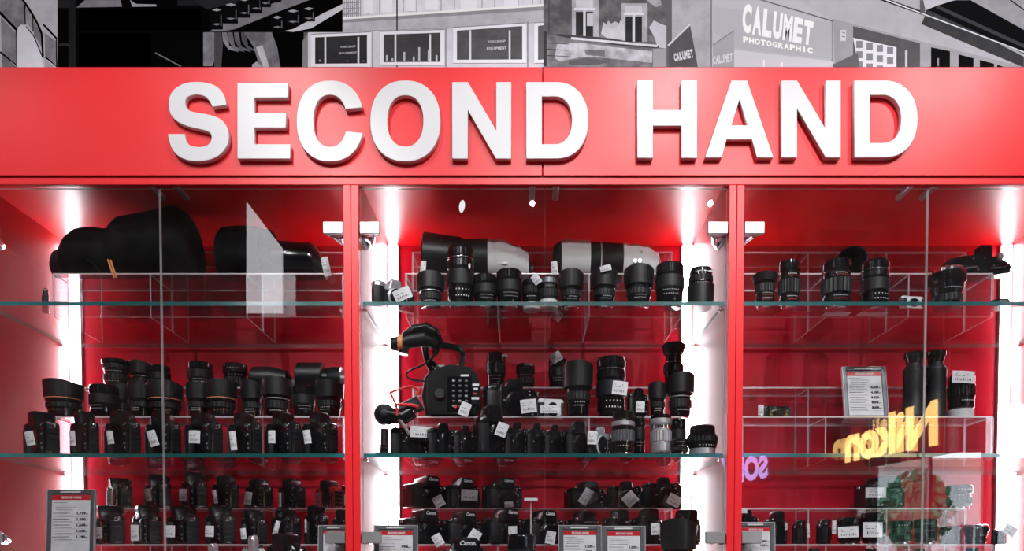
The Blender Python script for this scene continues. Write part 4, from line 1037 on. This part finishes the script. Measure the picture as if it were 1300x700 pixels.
# camcorder
zb = SURF[1, 1]
Y0 = .18
def WP(px, py, Y=Y0): return P(px, py, Y) - t.location
t = thing('camcorder', 'black cinema camcorder with carrying handle and number buttons', 'camcorder', (P(576, 525, Y0).x, Y0, zb + .0005))
bot = 0
c0 = WP(545, 478); c1 = WP(611, 478)
mb = MB()
pl = [(WP(x, y).x, max(.0, WP(x, y).z)) for x, y in ((548, 533), (545, 500), (547, 482), (556, 473), (572, 468), (597, 471), (607, 480), (611, 494), (611, 520), (606, 533))]
mb.prism([(x, z) for x, z in pl], -.045, .045, 'plastic'); mb.prism([(x * .92, .004 + z * .92) for x, z in pl], -.053, -.045, 'plastic')
link('body', mb.mesh('body'), t)
mb = MB()
for r_ in range(6):
    for q in range(3):
        c_ = WP(576 + q * 8, 484 + r_ * 6.4, Y0 - .054); mb.box(c_.x - .0048, c_.x + .0048, -.058, -.052, c_.z - .0036, c_.z + .0036, 'steel' if (r_ + q) % 5 == 0 else 'grey_metal', .0015)
link('button_pad', mb.mesh('button_pad'), t)
mb = MB(); a_ = WP(568, 479, Y0 - .05); b_ = WP(599, 523, Y0 - .05); mb.box(a_.x, b_.x, -.0552, -.052, b_.z, a_.z, 'satin_black', .003)
link('button_panel', mb.mesh('button_panel'), t)
mb = MB(); c_ = WP(558, 500, Y0 - .06); mb.lathe([(.017, 0), (.017, .012), (.014, .016)], 'rubber', 28, Matrix.Translation((c_.x, -.05, c_.z)) @ YR, rib=.05)
c_ = WP(578, 516, Y0 - .06); mb.lathe([(.005, 0), (.005, .006)], 'red_mark', 14, Matrix.Translation((c_.x, -.054, c_.z)) @ YR)
link('dial', mb.mesh('dial'), t)
mb = MB()
for (x, y, w, h, m_) in ((604, 489, 8, 3, 'white_mark'), (604, 494, 5, 2.4, 'white_mark'), (603, 506, 10, 3, 'white_cap'), (603, 500, 3, 2, 'red_mark'), (602, 515, 12, 4, 'satin_black'), (590, 477, 10, 2.4, 'white_mark')):
    c_ = WP(x, y, Y0 - .054); mb.box(c_.x - w * k / 2, c_.x + w * k / 2, -.0545, -.0525, c_.z - h * k / 2, c_.z + h * k / 2, m_)
link('panel_markings', mb.mesh('panel_markings', False), t)
mb = MB()
hp = crom([tuple(WP(x, y)) for x, y in ((553, 477), (546, 466), (541, 452), (540, 440), (550, 438), (568, 440), (582, 443), (587, 450), (586, 462), (580, 472), (572, 476))], 4)
mb.tube(hp, .0095, 'plastic', 10); mb.tube([WP(545, 460), WP(560, 471), WP(580, 473)], .010, 'plastic', 10)
link('carrying_handle', mb.mesh('carrying_handle'), t)
mb = MB()
mb.box(WP(548, 445).x, WP(566, 445).x, -.008, .008, WP(556, 474).z, WP(556, 464).z, 'steel', .002); mb.tube([WP(545, 452), WP(556, 468)], .004, 'silver', 8)
link('handle_mount', mb.mesh('handle_mount'), t)['label'] = 'bright metal handle mount'
mb = MB()
mb.tube([WP(x, y, Yv) for x, y, Yv in ((500, 437, .075), (508, 436, .075), (520, 433, .078), (536, 430, .085), (548, 432, .105), (552, 440, .15))], [.016, .019, .021, .023, .021, .014], 'rubber', 18)
mb.tube([WP(x, y, Yv) for x, y, Yv in ((512, 426, .07), (526, 418, .07), (540, 416, .075), (552, 423, .09), (557, 434, .12), (552, 448, .16))], [.007, .013, .015, .015, .013, .010], 'plastic', 14)
mb.tube([WP(512, 450, .075), WP(514, 438, .075)], .014, 'plastic', 14)
link('viewfinder', mb.mesh('viewfinder'), t)
mb = MB(); mb.tube([WP(506, 436, .075), WP(512, 436, .075)], .0235, 'orange_mark', 20); link('viewfinder_ring', mb.mesh('viewfinder_ring'), t)['label'] = 'copper coloured ring'
mb = MB(); mb.tube([WP(497, 437, .075), WP(505, 437, .075)], [.018, .021], 'rubber', 20); link('eyecup', mb.mesh('eyecup'), t)
mb = MB(); mb.tube(crom([tuple(WP(x, y, Y0 - .045)) for x, y in ((552, 418), (556, 432), (552, 450), (540, 462), (522, 470), (516, 476), (522, 482), (538, 484), (548, 483))], 6), .0032, 'rubber', 8)
link('cable', mb.mesh('cable'), t)
mb = MB(); mb.tube([WP(553, 470, Y0), WP(546, 483, Y0), WP(543, 505, Y0), WP(546, 528, Y0)], [.012, .018, .019, .014], 'rubber', 16); link('grip', mb.mesh('grip'), t)
make_tag(t, 590, 520, 13, 17, -20, .11)

# stabiliser arm with red straps
Y1 = .045
t = thing('handheld_stabiliser', 'black stabiliser with round head and red straps by the strip light', 'stabiliser', (P(488, 575, Y1).x, Y1, SH[1] + .0005))
def WP1(px, py, Y=Y1):
    v = P(px, py, Y) - t.location; return Vector((v.x, v.y, max(v.z, .0)))
mb = MB(); mb.tube([WP1(488, 582), WP1(488, 570), WP1(488, 545)], [.013, .0105, .0095], 'rubber', 16)
for y in (566, 569, 572, 575): mb.tube([WP1(488, y), WP1(488, y + 1.2)], .0145, 'plastic', 16)
mb.tube([(WP1(488, 580).x, 0, .0), (WP1(488, 580).x, 0, .006)], .024, 'rubber', 20); link('handle', mb.mesh('handle'), t)
mb = MB(); c_ = WP1(489, 527); mb.lathe([(.001, -.022), (.026, -.020), (.029, -.012), (.029, .012), (.026, .020), (.001, .022)], 'plastic', 30, Matrix.Translation(c_) @ YR)
mb.lathe([(.011, .020), (.011, .024), (.008, .025)], 'rubber', 20, Matrix.Translation(c_) @ YR)
mb.tube([c_ + Vector((.008, 0, 0)), WP1(512, 530), WP1(524, 522)], [.024, .022, .020], 'plastic', 16); link('motor_head', mb.mesh('motor_head'), t)
mb = MB(); mb.tube([WP1(508, 520, .05), WP1(528, 512, .06), WP1(532, 522, .06)], [.014, .020, .016], 'rubber', 14); link('padded_head', mb.mesh('padded_head'), t)
mb = MB(); bd = [(495, 499), (506, 495), (522, 491), (532, 496), (528, 502)]
mb.tube(crom([tuple(WP1(x, y, .025)) for x, y in bd], 4), .0036, 'red_strap', 8)
mb.tube(crom([tuple(WP1(x, y, .025)) for x, y in ((495, 499), (500, 508), (504, 520), (504, 528))], 4), .0036, 'red_strap', 8)
mb.tube(crom([tuple(WP1(x, y, .020)) for x, y in ((502, 514), (512, 514), (524, 515), (531, 517))], 4), .0046, 'red_strap', 8)
link('red_strap', mb.mesh('red_strap'), t)['label'] = 'red strap loops'
mb = MB(); mb.tube([WP1(504, 528, .03), WP1(512, 540, .03), WP1(520, 552, .03)], .005, 'steel', 6); link('arm', mb.mesh('arm'), t)
camera('compact', 496, 548, 543, 1, 0, 12, 'flat black camera under the red straps with a wide printed tag', tg=(535, 549, 28, 14, -4), Y=.085)
camera('mirrorless', 543, 580, 538, 1, 0, 35, 'black camera body under the camcorder beside the flat one', Y=.06)
camera('mirrorless', 576, 604, 541, 1, 0, 27, 'small black camera body below the camcorder tag with a bright top', Y=.06)
camera('pro', 601, 642, 517, 1, 0, 32, 'tall battery grip camera body in the front row', tg=(637, 546, 14, 17, -20), Y=.06)
camera('mirrorless', 640, 671, 537, 1, 0, 27, 'rounded black camera body beside the tall battery grip one', Y=.062)
camera('mirrorless', 668, 694, 538, 1, 0, 27, 'black camera body directly before the door seam', Y=.062)
camera('mirrorless', 691, 717, 540, 1, 0, 27, 'black camera body directly behind the door seam line', Y=.062)
camera('dslr', 714, 750, 537, 1, 0, 27, 'black camera body with grip standing under the big hooded lens', Y=.062)
camera('retro', 744, 778, 543, 1, 0, 30, 'small camera with a bright top and a hanging tag', tg=(752, 556, 12, 17, -3), Y=.062)
G = 'lenses along the second shelf of the middle cabinet'
for st, a, b, y, ti, l, Y, tg in [
    ('silver_band', 776, 806, 524, 0, 'black lens with silver bands beside the small bright camera', .05, None), ('prime', 803, 819, 530, 0, 'narrow black lens tucked behind the silver banded one', .085, None),
    ('silver', 825, 853, 528, 0, 'silver lens with black top, the only all silver barrel', .05, None), ('prime', 851, 871, 533, 0, 'black lens between the silver barrel and the flat lenses', .08, None),
    ('pancake', 872, 911, 542, 0, 'flat black lens on a silver base near the side wall', .045, None), ('squat', 852, 874, 559, 0, 'very short black lens in front of the dark one', .035, None),
    ('hooded', 714, 753, 462, 1, 'big black lens with a straight lettered hood', .19, None), ('tele', 757, 795, 456, 1, 'big black lens with narrow top and a white tag', .19, (787, 493, 19, 17, -6)),
    ('hooded', 823, 846, 487, 1, 'plain straight hooded lens with a white dot', .19, None), ('wide', 846, 881, 476, 1, 'black lens with a bulging hood in front of the strip light', .185, None),
    ('prime', 617, 642, 450, 2, 'slim black lens alone on the upper step beside the camcorder', .32, (641, 452, 8, 2.5, -12)), ('squat', 655, 679, 464, 2, 'short black lens on the upper step with a small paper on top', .32, (671, 463, 11, 2.5, -5)),
    ('prime', 696, 722, 458, 2, 'black lens with a large white paper standing on its top', .32, (706, 454, 14, 12, 30)), ('stacked', 840, 870, 438, 2, 'tallest stacked lens with a mushroom hood by the strip light', .30, None)]:
    lens(st, a, b, y, 1, ti, l, Y=Y, tg=tg, group=G, yaw=random.uniform(-10, 10))
camera('mirrorless', 614, 684, 484, 1, 1, 30, 'wide dark camera lying behind the front row with a square tag', tg=(671, 516, 20, 17, 6), Y=.19)
camera('white', 682, 716, 505, 1, 1, 10, 'small pale compact camera at the door seam', tg=(698, 520, 24, 10, 0), Y=.18)
camera('mirrorless', 795, 825, 494, 1, 1, 34, 'small black camera body between the tagged lens and the hooded lens', tg=(813, 517, 11, 14, -2), Y=.19)

# third shelf of the middle cabinet
G = 'camera bodies on the lowest step rows of the middle cabinet'
camera('dslr', 513, 566, 606, 2, 2, 42, 'black camera body with a grey cloth-like tag in front by the strip light', tg=(557, 637, 13, 14, 28), group=G, brand='Canon')
camera('dslr', 562, 609, 608, 2, 2, 36, 'black camera body with a big square price tag on its mount', tg=(596, 629, 21, 14, -3), group=G, brand='Canon')
camera('dslr', 612, 663, 608, 2, 2, 30, 'black camera body with a bare body cap and small tag below it', tg=(646, 641, 11, 7, 4), group=G, brand='Canon')
camera('dslr', 716, 770, 613, 2, 2, 20, 'black camera body with an upright diamond tag past the seam', tg=(744, 631, 12, 21, -32), group=G)
camera('mirrorless', 769, 818, 612, 2, 2, 14, 'black camera body with a square tag turned on its corner', tg=(800, 634, 17, 16, 42), group=G)
camera('mirrorless', 814, 867, 607, 2, 2, 10, 'wide black camera body touching the strip light', tg=(856, 636, 17, 14, -28), group=G)
for st, a, b, y, yw, l, tg, br in [('dslr', 508, 565, 648, 40, 'black camera body behind the price board by the strip light', (556, 686, 12, 15, 30), 'Canon'), ('dslr', 562, 612, 650, 40, 'black camera body with a tag slanting at its side', (602, 682, 14, 18, -32), 'Canon'),
    ('dslr', 612, 667, 647, 38, 'black camera body above the black lens cylinder', (651, 676, 11, 15, 2), 'Canon'), ('dslr', 662, 716, 649, 30, 'black camera body across the door seam on the lower step', (699, 683, 12, 16, -10), 'Canon'),
    ('dslr', 716, 762, 650, 34, 'dark camera body behind the first middle price board', None, None), ('dslr', 764, 804, 648, 34, 'dark camera body behind the second middle price board', None, None), ('dslr', 800, 842, 647, 34, 'dark blue-black camera body with a tag, before the hooded lens', (832, 672, 11, 15, 2), None)]:
    camera(st, a, b, y, 2, 1, yw, l, tg=tg, group=G, brand=br)
camera('dslr', 846, 891, 648, 2, 1, 40, 'black camera body with a tag behind the big front lens', tg=(878, 673, 15, 13, -8), group=G)
camera('pro', 556, 622, 684, 2, 0, 14, 'camera in the front row with white brand lettering', Y=.066, group='front row of the lowest visible shelf', brand='Canon')
lens('prime', 643, 681, 679, 2, 0, 'plain black cylinder lens with a thin silver rim at the seam', Y=.05, group='front row of the lowest visible shelf')
lens('hooded', 838, 884, 660, 2, 0, 'large front lens with a smoky wide hood near the hinge', Y=.064, group='front row of the lowest visible shelf')
sign_holder(475, 529, 668, 742, SURF[2, 0], .030, 'price board behind the steel hinge of the middle cabinet', ['799.-', '699.-'], 4)
sign_holder(710, 763, 668, 742, SURF[2, 0], .030, 'price board with the single visible price just past the seam', ['1.529.-', '999.-'], 4)
sign_holder(766, 819, 669, 742, SURF[2, 0], .030, 'price board standing next to the large front lens', ['1.029.-', '899.-'], 4)
# small clear label stand
t = thing('label_stand', 'small white label on a thin clear stem near the door seam', 'label', (P(674, 690, .05).x, .05, SURF[2, 0] + .0005))
mb = MB(); e = P(674, 637, .05).z - SURF[2, 0]; mb.box(-.0016, .0016, -.001, .001, 0, e, 'acrylic_edge'); mb.box(-.012, .012, -.01, .01, 0, .002, 'acrylic_edge'); link('stem', mb.mesh('stem', False), t)
mb = MB(); mb.box(-.019, .019, -.012, .002, e, e + .008, 'paper', .001); link('label_card', mb.mesh('label_card', False), t)

# ================================================================== RIGHT CABINET
G = 'lenses standing along the top shelf of the binoculars cabinet'
for st, a, b, y, l, Y in [('flared', 955, 987, 350, 'small manual lens with a square flared hood', .07), ('manual', 988, 1016, 334, 'manual lens with two wide ribbed rings and a card under it', .07),
                          ('manual', 1042, 1081, 334, 'stout black manual lens in front of the round hood', .075), ('tele', 1093, 1128, 334, 'smooth black lens with a red marked scale', .075),
                          ('bulge', 1180, 1224, 344, 'broad waisted black lens under the camera clamp', .07)]:
    lens(st, a, b, y, 0, 0, l, Y=Y, group=G, yaw=random.uniform(-8, 8))
def card(label, px0, px1, py, sh, Y, m_='paper', name='price_card', tilt=0):
    z = SURF[sh, 0]; k = (D + Y) / F; c_ = XatZ((px0 + px1) / 2, z, Y)
    t = thing(name, label, 'card', (c_, Y, z + .0004), R(tilt)); mb = MB(); w = (px1 - px0) * k / 2
    mb.box(-w, w, -.016, .016, 0, .0008, m_); ob = link('card_sheet', mb.mesh('card_sheet', False), t)
    mb = MB()
    for q in range(4): mb.box(-w * .8, w * (.2 + .15 * q), -.011 + q * .006, -.009 + q * .006, .0008, .0011, 'ink')
    link('print', mb.mesh('print', False), t)
card('white card lying under the round black hood lens', 1046, 1078, 400, 0, .108)
card('white card lying behind the lens with the red marked scale', 1090, 1124, 400, 0, .108, tilt=4)
card('dark card lying beneath the lens with two ribbed rings', 986, 1026, 400, 0, .103, 'red_camera')
camera('white', 1141, 1173, 376, 0, 0, 6, 'small white compact device at the door seam of the binoculars cabinet', Y=.06)
t = thing('lens_hood', 'large round black lens hood lying open on the riser', 'lens hood', (XatZ(1084, SURF[0, 1] + .04, .20), .20, SURF[0, 1] + .0006))
mb = MB(); T = Matrix.Translation((0, 0, .0475)) @ Matrix.Rotation(R(-35), 4, 'Z') @ YR
n = 40
def rg(r_, z_): return [T @ Vector((r_ * math.cos(2 * PI * i / n), r_ * math.sin(2 * PI * i / n), z_)) for i in range(n)]
mb.rings([rg(.036, -.035), rg(.045, .035), rg(.0425, .035), rg(.034, -.033)], 'hood_black', closed=True); link('hood_wall', mb.mesh('hood_wall'), t)
mb = MB(); mb.rings([rg(.0335, -.031), rg(.0335, -.028)], 'rubber'); link('hood_floor', mb.mesh('hood_floor'), t)
# clamp / cage on the riser
Yc = .19
t = thing('camera_cage', 'black camera cage with levers and a silver knob by the strip light', 'camera rig', (P(1232, 345, Yc).x, Yc, SURF[0, 1] + .0005))
def WC(px, py, Y=Yc): v = P(px, py, Y) - t.location; return Vector((v.x, v.y, max(v.z, .0)))
mb = MB(); pl = [(WC(x, y).x, WC(x, y).z) for x, y in ((1188, 352), (1190, 343), (1200, 335), (1218, 329), (1240, 327), (1262, 331), (1272, 336), (1278, 342), (1276, 350), (1240, 357), (1200, 360))]
mb.prism(pl, -.022, .022, 'plastic'); link('body', mb.mesh('body'), t)
mb = MB(); mb.tube([WC(1190, 345, .165), WC(1206, 333, .16), WC(1226, 328, .165)], [.006, .009, .008], 'satin_black', 10); mb.tube([WC(1188, 347, .165), WC(1215, 344, .16), WC(1240, 340, .16)], [.004, .007, .006], 'rubber', 10); link('lever', mb.mesh('lever'), t)
mb = MB(); a_, b_ = WC(1240, 334), WC(1256, 314); mb.box(a_.x, b_.x, -.018, .018, a_.z, b_.z, 'plastic', .003); link('upright_block', mb.mesh('upright_block'), t)
mb = MB(); c_ = WC(1269, 326, .165); mb.lathe([(.0095, -.01), (.0095, .006), (.007, .009)], 'silver', 20, Matrix.Translation(c_) @ YR)
mb.tube([WC(1262, 330), WC(1272, 326)], .008, 'plastic', 10); link('knob', mb.mesh('knob'), t)['label'] = 'silver knob'
mb = MB(); mb.tube([WC(1255, 342, .17), WC(1272, 340, .17), WC(1281, 338, .17)], [.007, .0085, .008], 'satin_black', 12); link('clamp_arm', mb.mesh('clamp_arm'), t)
mb = MB()
for x, y in ((1235, 329), (1249, 328), (1241, 343), (1261, 338)): mb.lathe([(.003, 0), (.003, .004)], 'chrome', 12, Matrix.Translation(WC(x, y, .168)) @ YR)
link('screws', mb.mesh('screws'), t)['label'] = 'bright screw heads'
t = thing('round_cap', 'flat round black cap with a cord at the end of the top shelf', 'cap', (XatZ(1268, SH[0], .06), .06, SH[0] + .0005))
mb = MB(); mb.lathe([(.026, 0), (.028, .003), (.028, .014), (.024, .02), (.016, .022)], 'plastic', 30); link('cap_body', mb.mesh('cap_body'), t)
mb = MB(); mb.tube([(.02, 0, .006), (.05, -.01, .004), (.09, -.012, .007), (.13, -.01, .004)], .003, 'rubber', 8); link('cord', mb.mesh('cord'), t)

# second shelf
z1_ = SURF[1, 1]
camera('compact', 966, 1004, 516, 1, 1, 4, 'tiny black action camera alone on the riser', tg=(966, 521, 7, 13, 0), Y=.17, group='small devices on the riser of the binoculars cabinet')
sign_holder(1074, 1128, 463, 530, z1_, .19, 'tall price board on the riser beside the binoculars', ['4.249.-', '4.189.-', '9.529.-', '999.-', '839.-'], 10, 0)
lens('clear_base', 1204, 1236, 478, 1, 1, 'black lens with a white paper label wrapped round its top', Y=.19, tg=(1223, 479, 28, 15, -3), group='lens beside the binoculars')
t = thing('binoculars', 'pair of large black binoculars standing on their front ends', 'binoculars', (XatZ(1174, z1_ + .08, .19), .19, z1_ + .0006), R(8))
kb = (D + .19) / F
hb = P(1174, 447, .19).z - z1_
for s_, hh, x in ((-1, hb * .97, -15.5 * kb), (1, hb, 14.5 * kb)):
    mb = MB(); r_ = 14 * kb
    Tt = Matrix.Translation((x, 0, 0))
    mb.lathe([(r_ * .98, 0), (r_, .004), (r_ * 1.0, .014), (r_ * .9, .022), (r_ * .86, hh * .5), (r_ * .92, hh * .72), (r_ * .9, hh * .75), (r_ * .66, hh * .80), (r_ * .62, hh * .84)], 'rubber', 30, Tt)
    bt = link('barrel', mb.mesh('barrel'), t)
    mb = MB(); mb.lathe([(r_ * .62, hh * .83), (r_ * .66, hh * .86), (r_ * .70, hh * .92), (r_ * .84, hh * .925), (r_ * .84, hh * .995), (r_ * .76, hh), (r_ * .5, hh)], 'plastic', 30, Tt); link('eyepiece', mb.mesh('eyepiece'), bt)
mb = MB(); mb.box(-9 * kb, 8 * kb, -.010, .010, hb * .55, hb * .74, 'plastic', .004); mb.tube([(-.001, 0, hb * .5), (-.001, 0, hb * .72)], .009, 'rubber', 14)
mb.tube([(-.001, -.004, hb * .74), (-.001, -.004, hb * .78)], .010, 'rubber', 16); link('hinge_bridge', mb.mesh('hinge_bridge'), t)

# third shelf
G = 'cameras and lenses of the lowest riser in the binoculars cabinet'
camera('pro', 1086, 1146, 607, 2, 2, 12, 'large dark camera on the upper step behind a round-cornered tag', tg=(1112, 626, 26, 13, 0), group=G)
lens('squat', 1202, 1233, 617, 2, 2, 'short lens with a pale lower half, alone on the upper step', group=G)
camera('mirrorless', 930, 964, 648, 2, 1, 24, 'black camera top showing above the price board at the pillar', tg=(943, 649, 11, 6, 0), group=G)
camera('dslr', 968, 1000, 650, 2, 1, 26, 'black camera beside the pillar price board', tg=(998, 669, 3, 8, 0), group=G)
camera('mirrorless', 1001, 1030, 661, 2, 1, 55, 'rounded black camera body between price board and white-tagged ones', tg=(1026, 674, 3.5, 17, 2), group=G)
camera('mirrorless', 1031, 1062, 660, 2, 1, 55, 'plain black camera body with a tag at its far edge', tg=(1059, 670, 5, 17, 0), group=G)
lens('prime', 1063, 1093, 658, 2, 1, 'black round device with a wide white tag across its middle', tg=(1077, 676, 26, 14, 3), group=G)
lens('prime', 1093, 1123, 652, 2, 1, 'black topped box-like lens with a striped barcode label', tg=(1108, 673, 25, 19, 0), group=G)
lens('squat', 1129, 1157, 662, 2, 1, 'short black lens just before the door seam', group=G)
lens('squat', 1161, 1189, 660, 2, 1, 'short black lens just past the door seam with white lettering', group=G)
camera('compact', 1192, 1221, 668, 2, 1, 8, 'small black compact camera with two pale dots', group=G)
lens('bulge', 1224, 1254, 667, 2, 1, 'broad black lens in front of the strip light, lowest row', group=G)
camera('compact', 1258, 1278, 672, 2, 1, 8, 'small dark blue box beside a white paper at the riser end', tg=(1282, 674, 16, 13, -30), group=G)
sign_holder(937, 984, 664, 738, SURF[2, 0], .030, 'price board behind the steel hinge at the binoculars cabinet pillar', ['1.989.-', '1.899.-'], 4)
for a, b, y, l in ((1026, 1040, 697, 'front row lens top below the plain black body'), (1098, 1112, 697, 'front row lens top below the barcode label'), (1160, 1174, 697, 'front row lens top at the door seam'), (1226, 1240, 696, 'front row lens top in front of the strip light')):
    lens('prime', a, b, y, 2, 0, l, Y=.06, group='front row of lenses cut off at the bottom')

# ================================================================== lit signs mirrored by the doors
def mirrored(px, py, Ys):
    """place in the shop whose mirror image in the glass doors shows at a pixel"""
    v = P(px, py, Ys); return Vector((v.x, -Ys - .018, v.z))
emit('sign_yellow', (1.0, .62, .20), 11.); emit('sign_violet', (.55, .42, 1.0), 8.0)
for nm, word, q, mt, lab, dp in (('light_box', 'Nikon', [(1191, 566, 3.6), (1073, 589, 5.2), (1073, 540, 5.2), (1191, 507, 3.6)], 'sign_yellow', 'hanging light box with a yellow brand name, mirrored in the doors', 0),
                        ('light_box', 'SONY', [(975, 607, 3.8), (915, 618, 4.6), (915, 582, 4.6), (975, 578, 3.8)], 'sign_violet', 'hanging light box with a violet brand name, mirrored in the doors', 0)):
    quad = [mirrored(*c_) for c_ in q]                 # bl, br, tr, tl as read in the shop
    bl, br, tr, tl = quad; ctr = (bl + br + tr + tl) / 4
    nrm = (br - bl).cross(tl - bl).normalized()
    t = thing(nm, lab, 'light box', ctr)
    ex = (br - bl) * .08; ez = (tl - bl) * .18
    pan = [bl - ex - ez - ctr, br + ex - ez - ctr, tr + ex + ez - ctr, tl - ex + ez - ctr]
    sgn = 1 if nrm.y > 0 else -1
    mb = MB(); mb.rings([[p_ - nrm * sgn * .10 for p_ in pan], [p_ - nrm * sgn * .006 for p_ in pan]], 'wall_dark'); link('box', mb.mesh('box', False), t)
    mb = MB(); put_text(mb, word, [p_ - ctr + nrm * sgn * .002 for p_ in quad], mt, .05, 4); link('glowing_letters', mb.mesh('glowing_letters', False), t)
    mb = MB()
    for p_ in (pan[2], pan[3]):
        c_ = (p_ * .92) - nrm * sgn * .05; mb.tube([c_, Vector((c_.x, c_.y, CEIL_Z - ctr.z - .002))], .006, 'steel', 6)
    link('hanger', mb.mesh('hanger'), t)

emit('panel_white', (.95, .93, .97), 4.0)  # added glowing panel, shaped to give the pale reflection in the left doors
q = [mirrored(x, y, 3.0) for x, y in ((313, 256), (359, 316), (359, 398), (313, 398))]
ctr = sum(q, Vector()) / 4
t = thing('added_glow_panel', 'added pale glowing panel with a slanted top, mirrored over the padded lenses', 'added panel', ctr)
pan = [p_ - ctr for p_ in q]
mb = MB(); mb.rings([[p_ + Vector((0, -.05, 0)) for p_ in pan], [p_ + Vector((0, -.003, 0)) for p_ in pan]], 'wall_dark'); link('housing', mb.mesh('housing', False), t)
mb = MB(); mb.add(pan, [(0, 1, 2, 3)], 'panel_white'); link('diffuser', mb.mesh('diffuser', False), t)['label'] = 'glowing pale face'
mb = MB(); c_ = pan[0] + Vector((.02, -.03, -.06)); mb.tube([c_, Vector((c_.x, c_.y, CEIL_Z - ctr.z - .002))], .006, 'steel', 6)
c_ = pan[1] + Vector((-.02, -.03, -.06)); mb.tube([c_, Vector((c_.x, c_.y, CEIL_Z - ctr.z - .002))], .006, 'steel', 6); link('hanger', mb.mesh('hanger'), t)

# ------------------------------------------------------------------ lamps of the shop, then added fill spots
def area(x, y, z, tx, ty, tz, size, power, name='spot', col=(1, .97, .96), sy=None):
    l = bpy.data.lights.new(name, 'AREA'); l.energy = power; l.size = size; l.color = col; l.spread = R(110)
    if sy: l.shape = 'RECTANGLE'; l.size_y = sy
    o = bpy.data.objects.new(name, l); COL.objects.link(o); o.location = (x, y, z)
    o.rotation_euler = (Vector((tx, ty, tz)) - Vector((x, y, z))).to_track_quat('-Z', 'Y').to_euler()
    return o
for x, p_ in ((-1.15, 8.5), (.75, 13), (2.15, 10.5), (-2.9, 2)):
    area(x, -2.0, 4.0, x * .75, 0, 2.5, .24, p_)
for x in (-2.5, 0, 2.5):
    area(x, -4.6, CEIL_Z - .03, x, -4.6, 0, 1.2, 22)

for x in (-1.0, .06, 1.1):  # added spots, one per cabinet, that brighten the goods below the fascia
    l = bpy.data.lights.new('added_fill_spot', 'SPOT'); l.energy = 165; l.spot_size = R(31); l.spot_blend = .45; l.shadow_soft_size = .014
    o = bpy.data.objects.new('added_fill_spot', l); COL.objects.link(o); o.location = (x * 1.2, -3.3, 4.0)
    o.rotation_euler = (Vector((x, .2, 1.72)) - Vector(o.location)).to_track_quat('-Z', 'Y').to_euler()

S.view_settings.view_transform = 'Standard'; S.view_settings.look = 'None'
S.view_settings.gamma = 1; S.view_settings.exposure = 0; S.view_settings.use_curve_mapping = False
S.cycles.use_denoising = True
S.cycles.transparent_max_bounces = 48; S.cycles.max_bounces = 10; S.cycles.glossy_bounces = 5; S.cycles.diffuse_bounces = 4
S.cycles.sample_clamp_indirect = 6; S.cycles.caustics_reflective = False
